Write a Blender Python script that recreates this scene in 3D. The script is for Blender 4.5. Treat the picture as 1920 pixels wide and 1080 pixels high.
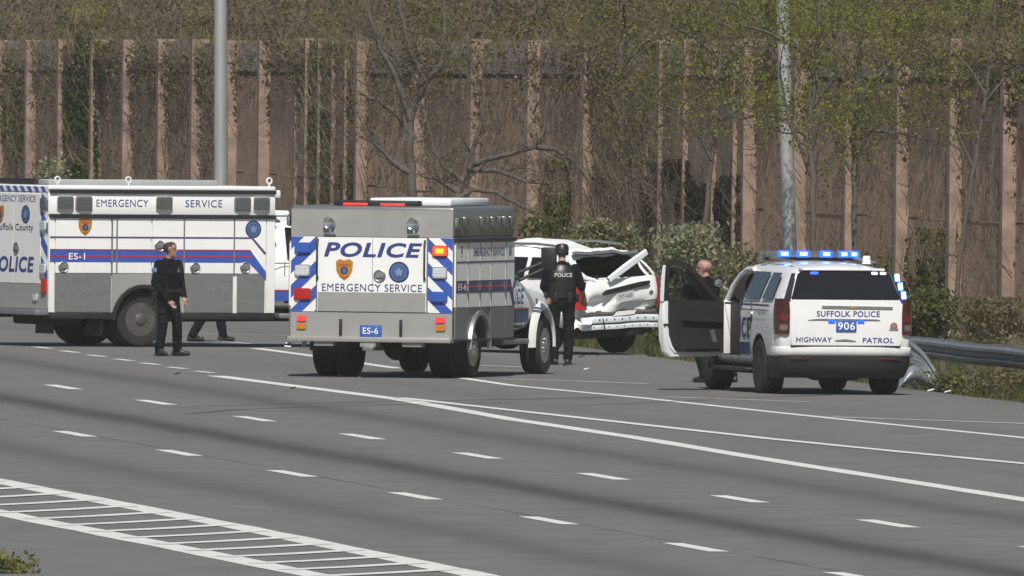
import bpy, bmesh, math, random
import numpy as np
from mathutils import Vector, Matrix, noise as mnoise
R = math.radians
random.seed(7); rng = np.random.default_rng(7)
for o in list(bpy.data.objects): bpy.data.objects.remove(o)
scene = bpy.context.scene; COL = scene.collection

# ------------------------------------------------------------------ camera
FPX, CAMH, PITCH, ROLL, CY = 46000.0, 5.704, R(.6923), R(.6), -362.0
_f = Vector((0, math.cos(PITCH), -math.sin(PITCH))); _r = Vector((1, 0, 0)); _u = _r.cross(_f)
CR = math.cos(ROLL)*_r + math.sin(ROLL)*_u; CU = -math.sin(ROLL)*_r + math.cos(ROLL)*_u; CF = _f
CAM = Vector((0, CY, CAMH))
cd = bpy.data.cameras.new('camera'); cam = bpy.data.objects.new('camera', cd); COL.objects.link(cam)
M = Matrix((CR, CU, -CF)).transposed().to_4x4(); M.translation = CAM; cam.matrix_world = M
cd.sensor_width = 36; cd.lens = FPX/1920*36; cd.clip_start = 1; cd.clip_end = 6000
scene.camera = cam
# ------------------------------------------------------------------ light
SUN_EL, SUN_AZ = R(50), R(0)        # azimuth measured from straight behind the camera towards its right
world = bpy.data.worlds.new('World'); scene.world = world; world.use_nodes = True
wn = world.node_tree.nodes; wl = world.node_tree.links
sky = wn.new('ShaderNodeTexSky'); sky.sky_type = 'NISHITA'; sky.sun_disc = False
sky.sun_elevation = SUN_EL; sky.sun_rotation = math.pi - SUN_AZ
wl.new(sky.outputs[0], wn['Background'].inputs[0]); wn['Background'].inputs[1].default_value = .05
sl = bpy.data.lights.new('sun', 'SUN'); sl.energy = 4.15; sl.angle = R(.5); sl.color = (1, .962, .905)
sun = bpy.data.objects.new('sun', sl); COL.objects.link(sun)
to_sun = Vector((math.sin(SUN_AZ)*math.cos(SUN_EL), -math.cos(SUN_AZ)*math.cos(SUN_EL), math.sin(SUN_EL)))
sun.rotation_euler = to_sun.to_track_quat('Z', 'Y').to_euler(); sun.location = (0, -60, 60)
scene.cycles.max_bounces = 4; scene.cycles.volume_bounces = 0; scene.cycles.diffuse_bounces = 2; scene.cycles.transmission_bounces = 4
vs = scene.view_settings; vs.view_transform = 'Standard'; vs.look = 'None'; vs.exposure = .25; vs.gamma = 1

# ------------------------------------------------------------------ helpers
def ray(px, py): return (CF + CR*((px-960)/FPX) + CU*((540-py)/FPX))
def gp(px, py, z=0.0):                        # where the sight line through a photo pixel meets the ground
    d = ray(px, py); t = (z-CAMH)/d.z; return CAM + d*t
def pt(px, py, depth):                        # point at a given distance from the camera
    d = ray(px, py); return CAM + d*(depth/d.y)

def tag(o, label=None, cat=None, group=None, kind=None):
    if label: o['label'] = label
    if cat: o['category'] = cat
    if group: o['group'] = group
    if kind: o['kind'] = kind
    return o
def empty(name, loc, rz=0, rx=0, ry=0):
    o = bpy.data.objects.new(name, None); COL.objects.link(o); o.location = loc
    o.rotation_mode = 'ZXY' if False else 'XYZ'; o.rotation_euler = (rx, ry, rz); o.empty_display_size = .2
    return o
def link(name, me, mats, parent=None):
    for m in (mats if isinstance(mats, (list, tuple)) else [mats]): me.materials.append(m)
    o = bpy.data.objects.new(name, me); COL.objects.link(o)
    if parent: o.parent = parent
    return o

class MB:
    def __init__(s): s.bm = bmesh.new()
    def _m(s, faces, m):
        for f in faces: f.material_index = m
    def box(s, x0, x1, y0, y1, z0, z1, m=0, bev=0, seg=2):
        r = bmesh.ops.create_cube(s.bm, size=1, matrix=Matrix.Translation(((x0+x1)/2, (y0+y1)/2, (z0+z1)/2)) @ Matrix.Diagonal((x1-x0, y1-y0, z1-z0, 1)))
        vs_ = r['verts']; fs = list({f for v in vs_ for f in v.link_faces}); s._m(fs, m)
        if bev:
            es = list({e for v in vs_ for e in v.link_edges})
            b = bmesh.ops.bevel(s.bm, geom=es, offset=bev, segments=seg, profile=.5, affect='EDGES', clamp_overlap=True); s._m(b['faces'], m)
        return s
    def prism(s, poly, fr, w0, w1, m=0):
        a = [s.bm.verts.new(fr(u, v, w0)) for u, v in poly]; b = [s.bm.verts.new(fr(u, v, w1)) for u, v in poly]
        n = len(poly); fs = []
        fs.append(s.bm.faces.new(a)); fs.append(s.bm.faces.new(b[::-1]))
        for i in range(n): fs.append(s.bm.faces.new((a[i], b[i], b[(i+1) % n], a[(i+1) % n])))
        s._m(fs, m); return s
    def tube(s, pts, rad, n=8, m=0, cap=True):
        pts = [Vector(p) for p in pts]; rings = []
        rad = rad if isinstance(rad, (list, tuple)) else [rad]*len(pts)
        d = (pts[1]-pts[0]).normalized(); ref = Vector((0, 0, 1)) if abs(d.z) < .9 else Vector((1, 0, 0))
        a = d.cross(ref).normalized()
        for i, p in enumerate(pts):
            t = (pts[min(i+1, len(pts)-1)]-pts[max(i-1, 0)])
            t = t.normalized() if t.length > 1e-9 else d
            a = (a - t*a.dot(t)); a = a.normalized() if a.length > 1e-6 else t.orthogonal().normalized(); b = t.cross(a)
            rings.append([s.bm.verts.new(p+(a*math.cos(2*math.pi*k/n)+b*math.sin(2*math.pi*k/n))*rad[i]) for k in range(n)])
        fs = []
        for r0, r1 in zip(rings, rings[1:]):
            for k in range(n): fs.append(s.bm.faces.new((r0[k], r0[(k+1) % n], r1[(k+1) % n], r1[k])))
        if cap: fs.append(s.bm.faces.new(rings[0][::-1])); fs.append(s.bm.faces.new(rings[-1]))
        s._m(fs, m); return s
    def lathe(s, prof, fr, n=32, m=0, closed=False):       # prof: (radius, w); fr(u,v,w)
        rings = [[s.bm.verts.new(fr(r*math.cos(2*math.pi*k/n), r*math.sin(2*math.pi*k/n), w)) for k in range(n)] for r, w in prof]
        fs = []
        for r0, r1 in zip(rings, rings[1:]):
            for k in range(n): fs.append(s.bm.faces.new((r0[k], r0[(k+1) % n], r1[(k+1) % n], r1[k])))
        if not closed: fs.append(s.bm.faces.new(rings[0])); fs.append(s.bm.faces.new(rings[-1][::-1]))
        else:
            for k in range(n): fs.append(s.bm.faces.new((rings[-1][k], rings[-1][(k+1) % n], rings[0][(k+1) % n], rings[0][k])))
        s._m(fs, m); return s
    def grid(s, rows, m=0):
        v = [[s.bm.verts.new(p) for p in r] for r in rows]; fs = []
        for a, b in zip(v, v[1:]):
            for i in range(len(a)-1): fs.append(s.bm.faces.new((a[i], a[i+1], b[i+1], b[i])))
        s._m(fs, m); return s
    def build(s, name, mats, parent=None, ang=35, smooth=True, recalc=True):
        if recalc: bmesh.ops.recalc_face_normals(s.bm, faces=s.bm.faces)
        me = bpy.data.meshes.new(name); s.bm.to_mesh(me); s.bm.free()
        if smooth:
            me.polygons.foreach_set('use_smooth', [True]*len(me.polygons)); me.set_sharp_from_angle(angle=R(ang))
        return link(name, me, mats, parent)

def fr_rear(y=0.0): return lambda u, v, w: (u, y-w, v)
def fr_right(x): return lambda u, v, w: (x+w, u, v)
def fr_left(x): return lambda u, v, w: (-x-w, u, v)
def fr_leftread(x): return lambda u, v, w: (-x-w, -u, v)

# ------------------------------------------------------------------ materials
MT = {}
def mat(name, col, rough=.5, metal=0, var=.12, scale=6, bump=0, bscale=None, coat=0, spec=.5, emit=None, estr=0, stretch=None, alpha=None, trans=0):
    m = bpy.data.materials.new(name); m.use_nodes = True; nt = m.node_tree; b = nt.nodes['Principled BSDF']; L = nt.links
    tc = nt.nodes.new('ShaderNodeTexCoord'); mp = nt.nodes.new('ShaderNodeMapping'); L.new(tc.outputs['Object'], mp.inputs[0])
    if stretch: mp.inputs['Scale'].default_value = stretch
    nz = nt.nodes.new('ShaderNodeTexNoise'); nz.inputs['Scale'].default_value = scale; nz.inputs['Detail'].default_value = 6; nz.inputs['Roughness'].default_value = .62
    L.new(mp.outputs[0], nz.inputs['Vector'])
    rp = nt.nodes.new('ShaderNodeValToRGB'); e = rp.color_ramp.elements
    e[0].position = .3; e[1].position = .7
    e[0].color = (*[c*(1-var) for c in col], 1); e[1].color = (*[min(1, c*(1+var)) for c in col], 1)
    L.new(nz.outputs[0], rp.inputs[0]); L.new(rp.outputs[0], b.inputs['Base Color'])
    mr = nt.nodes.new('ShaderNodeMapRange'); mr.inputs['To Min'].default_value = max(.02, rough*.8); mr.inputs['To Max'].default_value = min(1, rough*1.25)
    L.new(nz.outputs[0], mr.inputs[0]); L.new(mr.outputs[0], b.inputs['Roughness'])
    b.inputs['Metallic'].default_value = metal; b.inputs['Coat Weight'].default_value = coat; b.inputs['Specular IOR Level'].default_value = spec
    b.inputs['Transmission Weight'].default_value = trans
    if bump:
        n2 = nt.nodes.new('ShaderNodeTexNoise'); n2.inputs['Scale'].default_value = bscale or scale*4; n2.inputs['Detail'].default_value = 5
        L.new(mp.outputs[0], n2.inputs['Vector'])
        bp = nt.nodes.new('ShaderNodeBump'); bp.inputs['Strength'].default_value = bump; bp.inputs['Distance'].default_value = .02
        L.new(n2.outputs[0], bp.inputs['Height']); L.new(bp.outputs[0], b.inputs['Normal'])
    if emit: b.inputs['Emission Color'].default_value = (*emit, 1); b.inputs['Emission Strength'].default_value = estr
    MT[name] = m; return m

def dirty_paint(name, col, rough, coat, low, grime=(.16, .14, .11)):
    """paint with road film that thickens towards the wheels and settles in streaks"""
    m = mat(name, col, rough, 0, .03, 2.5, coat=coat); nt = m.node_tree; L = nt.links; b = nt.nodes['Principled BSDF']
    tc = nt.nodes.new('ShaderNodeTexCoord'); sp = nt.nodes.new('ShaderNodeSeparateXYZ'); L.new(tc.outputs['Object'], sp.inputs[0])
    mr = nt.nodes.new('ShaderNodeMapRange'); mr.inputs['From Min'].default_value = low; mr.inputs['From Max'].default_value = .35
    mr.inputs['To Min'].default_value = .04; mr.inputs['To Max'].default_value = .45; L.new(sp.outputs[2], mr.inputs[0])
    nz = nt.nodes.new('ShaderNodeTexNoise'); nz.inputs['Scale'].default_value = 5; nz.inputs['Detail'].default_value = 8
    mp = nt.nodes.new('ShaderNodeMapping'); mp.inputs['Scale'].default_value = (1.5, 1.5, .4); L.new(tc.outputs['Object'], mp.inputs[0]); L.new(mp.outputs[0], nz.inputs['Vector'])
    mu = nt.nodes.new('ShaderNodeMath'); mu.operation = 'MULTIPLY'; L.new(mr.outputs[0], mu.inputs[0]); L.new(nz.outputs[0], mu.inputs[1])
    mx = nt.nodes.new('ShaderNodeMixRGB'); mx.inputs[2].default_value = (*grime, 1)
    src = b.inputs['Base Color'].links[0].from_socket; L.new(mu.outputs[0], mx.inputs[0]); L.new(src, mx.inputs[1]); L.new(mx.outputs[0], b.inputs['Base Color'])
    return m

dirty_paint('white_paint', (.80, .80, .78), .32, .35, 1.5)
dirty_paint('suv_white', (.80, .80, .79), .28, .6, 1.2)
mat('wreck_white', (.82, .82, .80), .4, 0, .06, 3, coat=.2, bump=.2, bscale=3.2)
mat('silver', (.33, .325, .305), .45, .25, .06, 3)
mat('silver_shaded', (.20, .20, .20), .32, .5, .06, 3)  # darker copy of the silver, shade on the truck's sides painted in
mat('blue', (.035, .085, .36), .4, 0, .08, 5)
mat('navy', (.025, .035, .12), .4, 0, .1, 5)
mat('letter_blue', (.03, .045, .19), .45, 0, .1, 5)
mat('red_line', (.36, .03, .06), .45)
mat('purple_line', (.09, .05, .16), .45)
mat('gold', (.50, .25, .04), .4, .2, .2, 20)
mat('rust_red', (.36, .09, .03), .5, 0, .2, 20)
mat('patch_blue', (.05, .12, .27), .6, 0, .2, 20)
mat('patch_dark', (.018, .025, .06), .6, 0, .2, 20)
mat('patch_pale', (.16, .24, .36), .6, 0, .3, 30)
mat('black_trim', (.013, .0125, .013), .55, 0, .2, 8)
mat('rubber', (.016, .015, .0145), .85, 0, .25, 10, bump=.3, bscale=60)
mat('well', (.012, .011, .011), .9, 0, .2, 5)
mat('underbody', (.02, .019, .018), .8, 0, .3, 8)
mat('chrome', (.75, .75, .74), .12, 1, .03, 8)
mat('alloy', (.5, .5, .5), .28, .9, .08, 12)
mat('dull_metal', (.3, .3, .3), .45, .7, .15, 12)
mat('rim_dark', (.085, .08, .075), .6, .3, .3, 12)
mat('glass_dark', (.006, .0065, .007), .1, 0, .1, 3, spec=.6)
mat('glass_blue', (.016, .02, .026), .16, 0, .1, 3, spec=.6)
mat('lens_clear', (.55, .58, .60), .15, 0, .1, 30, coat=.6)
mat('lens_grey', (.10, .115, .12), .15, .2, .3, 30, coat=.6)
mat('lens_red', (.42, .012, .012), .2, 0, .15, 30, coat=.5)
mat('lens_taillight', (.055, .008, .010), .15, 0, .25, 20, coat=.6)
mat('lens_taillight2', (.11, .010, .012), .2, 0, .2, 20, coat=.5)
mat('lens_smoke', (.13, .11, .11), .2, 0, .2, 20, coat=.5)
mat('lens_amber', (.62, .20, .01), .2, 0, .15, 30, coat=.5)
mat('lens_blue', (.03, .10, .42), .2, 0, .15, 30, coat=.5)
mat('lit_red', (.5, .02, .02), .3, emit=(1, .05, .05), estr=1.0)
mat('lit_amber', (.6, .3, .02), .3, emit=(1, .5, .02), estr=1.8)
mat('lit_redamber', (.6, .05, .02), .3, emit=(1, .08, .02), estr=1.2)
mat('lit_blue', (.01, .03, .3), .4, emit=(.012, .09, 1), estr=2.2)
mat('lit_core', (.02, .1, .4), .4, emit=(.22, .64, 1), estr=4.0)
mat('lit_white', (.8, .85, .9), .3, emit=(.9, .95, 1), estr=1.6)
mat('plate_blue', (.035, .10, .36), .4)
mat('plate_white', (.55, .56, .56), .4, var=.15, scale=25)
mat('white_letter', (.78, .78, .78), .5)
mat('grey_box', (.36, .37, .37), .5, 0, .08, 3)
mat('roof_white', (.72, .75, .77), .4, 0, .05, 3)
mat('interior', (.012, .0115, .011), .7, 0, .25, 8)
mat('interior_panel', (.015, .014, .0135), .6, 0, .25, 5, bump=.1)
mat('uniform', (.0055, .006, .009), .95, 0, .3, 14, bump=.5, bscale=14, spec=.12)
mat('uniform_pants', (.0065, .0075, .011), .95, 0, .3, 12, bump=.5, bscale=12, spec=.12)
mat('boots', (.018, .015, .013), .5, 0, .2, 20)
mat('skin', (.33, .185, .14), .55, 0, .1, 12)
mat('hair', (.035, .026, .02), .8, 0, .3, 60, bump=.6, bscale=80)
mat('belt', (.010, .010, .010), .4)
mat('galv', (.42, .43, .44), .38, .75, .15, 5)
mat('galv_rail', (.20, .215, .23), .5, .5, .2, 3, stretch=(1, 1, .3))
mat('pole_metal', (.46, .47, .46), .4, .55, .12, 6, stretch=(1, 1, .15))
mat('post_concrete', (.235, .168, .128), .9, 0, .38, 2.6, bump=.5)
mat('panel_concrete', (.385, .25, .18), .95, 0, .3, 2.5, bump=.8, bscale=12)
mat('panel_top', (.33, .29, .28), .95, 0, .18, 2.5, bump=.6, bscale=12)
mat('bark', (.085, .072, .058), .95, 0, .3, 9, bump=.8, bscale=20, stretch=(1, 1, .25))
mat('bark_pale', (.15, .12, .095), .95, 0, .3, 9, bump=.6, bscale=20)
mat('debris_blue', (.15, .175, .185), .35, .1, .15, 6, coat=.2)
mat('door_seam', (.05, .05, .05), .7)

def diamond(name, col, sc):
    m = mat(name, col, .42, .55, .10, 9); nt = m.node_tree; L = nt.links; b = nt.nodes['Principled BSDF']
    tc = nt.nodes.new('ShaderNodeTexCoord'); v = nt.nodes.new('ShaderNodeTexVoronoi'); v.inputs['Scale'].default_value = sc; v.inputs['Randomness'].default_value = .35
    L.new(tc.outputs['Object'], v.inputs['Vector'])
    bp = nt.nodes.new('ShaderNodeBump'); bp.inputs['Strength'].default_value = .5; bp.inputs['Distance'].default_value = .008; L.new(v.outputs['Distance'], bp.inputs['Height']); L.new(bp.outputs[0], b.inputs['Normal'])
diamond('tread_plate', (.25, .252, .243), 44)

def leafmat(name, trans=.25):
    m = bpy.data.materials.new(name); m.use_nodes = True; nt = m.node_tree; L = nt.links; b = nt.nodes['Principled BSDF']
    at = nt.nodes.new('ShaderNodeAttribute'); at.attribute_name = 'tint'
    nz = nt.nodes.new('ShaderNodeTexNoise'); nz.inputs['Scale'].default_value = 40
    hs = nt.nodes.new('ShaderNodeHueSaturation'); mr = nt.nodes.new('ShaderNodeMapRange'); mr.inputs['To Min'].default_value = .8; mr.inputs['To Max'].default_value = 1.2
    L.new(nz.outputs[0], mr.inputs[0]); L.new(mr.outputs[0], hs.inputs['Value']); L.new(at.outputs['Color'], hs.inputs['Color'])
    L.new(hs.outputs[0], b.inputs['Base Color']); b.inputs['Roughness'].default_value = .7; b.inputs['Specular IOR Level'].default_value = .25
    tr = nt.nodes.new('ShaderNodeBsdfTranslucent'); L.new(hs.outputs[0], tr.inputs[0]); mx = nt.nodes.new('ShaderNodeMixShader'); mx.inputs[0].default_value = trans
    L.new(b.outputs[0], mx.inputs[1]); L.new(tr.outputs[0], mx.inputs[2]); L.new(mx.outputs[0], nt.nodes['Material Output'].inputs[0])
    MT[name] = m
leafmat('leaf', .45); leafmat('twig', 0)

# ------------------------------------------------------------------ ground and road
THETA = .12304; PD = Vector((math.cos(THETA), math.sin(THETA), 0)); RD = Vector((-math.sin(THETA), math.cos(THETA), 0))
P_ROW1 = 36.564            # perpendicular offset of the upper dashed row (camera-based)
def perp(g): return g.x*math.cos(THETA)+(g.y-CY)*math.sin(THETA)
def road_point(p, a, z=0): # p across the road, a along it
    v = PD*p + RD*a; return Vector((v.x, v.y+CY, z))
P_EDGE = (perp(gp(1920, 747))+perp(gp(1700, 736))+perp(gp(1240, 672)))/3

def ground_mat():
    m = mat('verge_soil', (.085, .072, .045), .95, 0, .35, 1.2, bump=.7, bscale=18)
    nt = m.node_tree; L = nt.links; b = nt.nodes['Principled BSDF']
    tc = nt.nodes.new('ShaderNodeTexCoord'); nz = nt.nodes.new('ShaderNodeTexNoise'); nz.inputs['Scale'].default_value = .5; nz.inputs['Detail'].default_value = 8
    L.new(tc.outputs['Object'], nz.inputs['Vector']); rp = nt.nodes.new('ShaderNodeValToRGB'); rp.color_ramp.elements[0].position = .42; rp.color_ramp.elements[1].position = .6; L.new(nz.outputs[0], rp.inputs[0])
    mx = nt.nodes.new('ShaderNodeMixRGB'); mx.inputs[2].default_value = (.06, .075, .022, 1); L.new(rp.outputs[0], mx.inputs[0])
    L.new(b.inputs['Base Color'].links[0].from_socket, mx.inputs[1]); L.new(mx.outputs[0], b.inputs['Base Color'])
    return m
ground_mat()
def road_mat():
    m = mat('asphalt', (.146, .143, .136), .85, 0, .13, .9, bump=.35, bscale=90, spec=.35); nt = m.node_tree; L = nt.links; b = nt.nodes['Principled BSDF']
    def N(t, **k):
        n = nt.nodes.new(t)
        for a, v in k.items(): setattr(n, a, v)
        return n
    def Mth(op, a, c=None):
        n = N('ShaderNodeMath', operation=op)
        for i, x in enumerate((a, c)):
            if x is None: continue
            if isinstance(x, (int, float)): n.inputs[i].default_value = x
            else: L.new(x, n.inputs[i])
        return n.outputs[0]
    tc = N('ShaderNodeTexCoord'); dot = N('ShaderNodeVectorMath', operation='DOT_PRODUCT'); dot.inputs[1].default_value = PD
    L.new(tc.outputs['Object'], dot.inputs[0])
    p = Mth('SUBTRACT', dot.outputs['Value'], P_ROW1 + CY*math.sin(THETA))          # metres from the upper dashed row
    mp = N('ShaderNodeMapping'); mp.inputs['Rotation'].default_value = (0, 0, -THETA); mp.inputs['Scale'].default_value = (1, .02, 1); L.new(tc.outputs['Object'], mp.inputs[0])
    wob = N('ShaderNodeTexNoise'); wob.inputs['Scale'].default_value = .8; wob.inputs['Detail'].default_value = 3; L.new(mp.outputs[0], wob.inputs['Vector'])
    pw = Mth('ADD', p, Mth('MULTIPLY', Mth('SUBTRACT', wob.outputs[0], .5), .5))
    fr = Mth('FRACT', Mth('DIVIDE', Mth('ADD', pw, 36.6), 3.66))
    d = Mth('ABSOLUTE', Mth('SUBTRACT', fr, .5))                                      # oil drip line down the middle of each lane
    g = Mth('POWER', 2.718, Mth('MULTIPLY', Mth('MULTIPLY', d, d), -75.0))
    st = N('ShaderNodeTexNoise'); st.inputs['Scale'].default_value = 1.3; st.inputs['Detail'].default_value = 5
    mp2 = N('ShaderNodeMapping'); mp2.inputs['Rotation'].default_value = (0, 0, -THETA); mp2.inputs['Scale'].default_value = (1, .06, 1); L.new(tc.outputs['Object'], mp2.inputs[0]); L.new(mp2.outputs[0], st.inputs['Vector'])
    live = N('ShaderNodeMapRange'); L.new(p, live.inputs[0]); live.inputs['From Min'].default_value = 3.2; live.inputs['From Max'].default_value = 4.2; live.inputs['To Min'].default_value = 1; live.inputs['To Max'].default_value = .25
    lw = N('ShaderNodeValToRGB'); lw.color_ramp.interpolation = 'CONSTANT'; el = lw.color_ramp.elements; el[0].position = 0; el[0].color = (.50, .50, .50, 1); el[1].position = .3333; el[1].color = (1.0, 1.0, 1.0, 1); e3 = el.new(.6666); e3.color = (.62, .62, .62, 1)
    lwi = N('ShaderNodeMapRange'); L.new(p, lwi.inputs[0]); lwi.inputs['From Min'].default_value = -7.32; lwi.inputs['From Max'].default_value = 3.66; L.new(lwi.outputs[0], lw.inputs[0])
    live2 = N('ShaderNodeMapRange'); L.new(p, live2.inputs[0]); live2.inputs['From Min'].default_value = -7.6; live2.inputs['From Max'].default_value = -7.2; live2.inputs['To Min'].default_value = 0; live2.inputs['To Max'].default_value = 1
    g2 = Mth('ADD', Mth('MULTIPLY', g, .62), Mth('MULTIPLY', Mth('POWER', 2.718, Mth('MULTIPLY', Mth('MULTIPLY', d, d), -22.0)), .30))
    stain = Mth('MULTIPLY', Mth('MULTIPLY', Mth('MULTIPLY', Mth('MULTIPLY', g2, lw.outputs[0]), live.outputs[0]), live2.outputs[0]), Mth('ADD', Mth('MULTIPLY', st.outputs[0], .5), .5))
    mx = N('ShaderNodeMixRGB'); mx.inputs[2].default_value = (.026, .025, .026, 1); L.new(stain, mx.inputs[0]); L.new(b.inputs['Base Color'].links[0].from_socket, mx.inputs[1])
    # long streaks of wear along the wheel paths
    mx2 = N('ShaderNodeMixRGB', blend_type='MULTIPLY'); mx2.inputs[0].default_value = .35
    sr = N('ShaderNodeValToRGB'); sr.color_ramp.elements[0].position = .3; sr.color_ramp.elements[1].position = .75; sr.color_ramp.elements[0].color = (.72, .72, .72, 1); L.new(st.outputs[0], sr.inputs[0])
    L.new(mx.outputs[0], mx2.inputs[1]); L.new(sr.outputs[0], mx2.inputs[2]); L.new(mx2.outputs[0], b.inputs['Base Color'])
    return m
road_mat()
def paint_mat():
    m = mat('road_paint', (.62, .62, .58), .7, 0, .12, 3)
    nt = m.node_tree; L = nt.links; b = nt.nodes['Principled BSDF']; tc = nt.nodes.new('ShaderNodeTexCoord'); nz = nt.nodes.new('ShaderNodeTexNoise'); nz.inputs['Scale'].default_value = 4; nz.inputs['Detail'].default_value = 9; nz.inputs['Roughness'].default_value = .75
    L.new(tc.outputs['Object'], nz.inputs['Vector']); rp = nt.nodes.new('ShaderNodeValToRGB'); rp.color_ramp.elements[0].position = .56; rp.color_ramp.elements[1].position = .72; L.new(nz.outputs[0], rp.inputs[0])
    mx = nt.nodes.new('ShaderNodeMixRGB'); mx.inputs[2].default_value = (.2, .2, .19, 1); L.new(rp.outputs[0], mx.inputs[0]); L.new(b.inputs['Base Color'].links[0].from_socket, mx.inputs[1]); L.new(mx.outputs[0], b.inputs['Base Color'])
paint_mat()
mat('skid', (.045, .044, .043), .9, 0, .3, 4)

b = MB(); b.grid([[(-3000, -1500, -.05), (3000, -1500, -.05)], [(-3000, 3000, -.05), (3000, 3000, -.05)]])
tag(b.build('ground', MT['verge_soil'], smooth=False), kind='structure')
# the carriageway: one sheet with a broken, slightly wandering right edge
b = MB(); rows = []
for i in range(241):
    a = -380 + i*6; j = .12*mnoise.noise(Vector((a*.21, 3, 0)))+.06*mnoise.noise(Vector((a*.9, 9, 0)))
    rows.append([road_point(-120, a), road_point(P_EDGE+j, a), road_point(P_EDGE+j+.1, a, -.052)])
b.grid(rows); road = tag(b.build('road', MT['asphalt'], smooth=False), kind='structure')

def ribbon(name, pts, w, m='road_paint', z=.004, jit=.0, taper=None):
    pts = [Vector((p.x, p.y, 0)) for p in pts]; dens = []
    for a, c in zip(pts, pts[1:]):
        n = max(1, int((c-a).length/2.0)); dens += [a.lerp(c, k/n) for k in range(n)]
    dens.append(pts[-1]); b = MB(); rows = []
    for i, p in enumerate(dens):
        t = (dens[min(i+1, len(dens)-1)]-dens[max(i-1, 0)]).normalized(); n = Vector((t.y, -t.x, 0))
        ww = w*(1 if not taper else (taper[0]+(taper[1]-taper[0])*i/(len(dens)-1)))
        j0 = jit*random.uniform(-1, 1); j1 = jit*random.uniform(-1, 1)
        rows.append([p+n*(ww/2+j0)+Vector((0, 0, z)), p-n*(ww/2+j1)+Vector((0, 0, z))])
    b.grid(rows); return b.build(name, MT[m], road, smooth=False)
def pxline(name, pts, w, **k): return ribbon(name, [gp(*p) for p in pts], w, **k)

for k in range(-2, 10):                       # two rows of lane dashes
    for row, a0 in ((0, 347.696), (1, 311.366)):
        p = P_ROW1-3.66*row; a = a0-12.19*k
        ribbon('lane_dash', [road_point(p, a+1.85), road_point(p, a-1.85)], .21, jit=.008)
pxline('edge_line', [(405, 705), (560, 725), (750, 749), (960, 786.5), (1200, 822), (1440, 862), (1920, 937), (2150, 974)], .30, jit=.012)
pxline('edge_line', [(750, 746.5), (960, 770), (1160, 792), (1440, 823), (1700, 849), (1920, 870), (2150, 895)], .22, jit=.01, z=.008)
pxline('edge_line', [(866, 709), (960, 723), (1210, 747), (1440, 772), (1660, 795), (1920, 821), (2150, 846)], .19, jit=.008)
pxline('edge_line', [(1560, 782.5), (1740, 788.5), (1920, 795), (2150, 803)], .15, jit=.008, z=.008)
pxline('edge_line', [(940, 711), (1080, 714.5), (1215, 720)], .14, jit=.006)
pxline('edge_line', [(1245, 744.5), (1380, 749), (1515, 753.5)], .14, jit=.006)
pxline('edge_line', [(480, 653.5), (575, 666), (660, 678.5), (745, 691)], .22, jit=.008)
pxline('edge_line', [(735, 679), (860, 684), (985, 688.5)], .15, jit=.006)
pxline('edge_line', [(330, 624), (440, 627), (545, 629)], .1, jit=.005)
pxline('edge_line', [(345, 636), (450, 643), (475, 645)], .12, jit=.005)
for k in range(7):
    x = 80+50.5*k; y = 652+7.6*k
    pxline('dotted_line', [(x-15-k*.4, y-1.6), (x+15+k*.4, y+1.8)], .16, jit=.004)
# painted gore at the lower left
G1 = [(-160, 871), (0, 903), (450, 989), (920, 1084), (1200, 1142)]; G2 = [(-160, 930), (0, 962), (310, 1023), (620, 1085), (900, 1142)]
pxline('gore_line', G1, .38, jit=.02); pxline('gore_line', G2, .37, jit=.02)
def online(G, x):
    for (x0, y0), (x1, y1) in zip(G, G[1:]):
        if x0 <= x <= x1: return y0+(y1-y0)*(x-x0)/(x1-x0)
for k in range(-6, 15):
    xa = 60*k; ya = online(G2, xa) if xa > -160 else 930-(-160-xa)*.197
    x = max(xa, -150)
    while online(G1, x) is not None and online(G1, x) < ya-.052*(x-xa) and x < 1190: x += 2
    if x <= -140: continue
    pxline('hatch_stripe', [(xa, ya), ((xa+x)/2, ya-.026*(x-xa)+.8), (x, ya-.052*(x-xa))], .26, jit=.01, z=.008)
for row in (1,):
    ribbon('paving_joint', [road_point(P_ROW1-3.66*row+.12, 420-10*k) for k in range(20)], .012, m='skid', z=.003, jit=.006)
# tyre skids, and a dark strip at the feet of the officer by the broadside truck
for pts, w in (([(318, 765), (480, 759), (750, 753), (1000, 748.5), (1140, 745)], .1), ([(345, 777), (450, 768), (600, 762), (800, 757.5), (960, 755.5)], .08),
               ([(1080, 750), (1350, 747.5), (1560, 741)], .08), ([(170, 667), (250, 668), (345, 668.5)], .12), ([(960, 764), (1150, 758.5), (1330, 750)], .06)):
    pxline('skid_and_dark_strip', pts, w, m='skid', z=.006, jit=.01, taper=(.4, 1))

# wooded slope far behind the wall
b = MB(); rows = []
for i in range(41):
    row = []
    for j in range(61):
        x = -150+j*5; y = 215+i*5; h = 22*(1-math.exp(-((i*5)/70)**1.3))+1.0*mnoise.noise(Vector((x*.06, y*.06, 0)))*min(1, i/4)
        row.append((x, y, h-.3 if i else -1.0))
    rows.append(row)
b.grid(rows); tag(b.build('hill', mat('leaf_litter', (.075, .060, .036), .95, 0, .4, .8, bump=1, bscale=3), ang=180), kind='structure')

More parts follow.
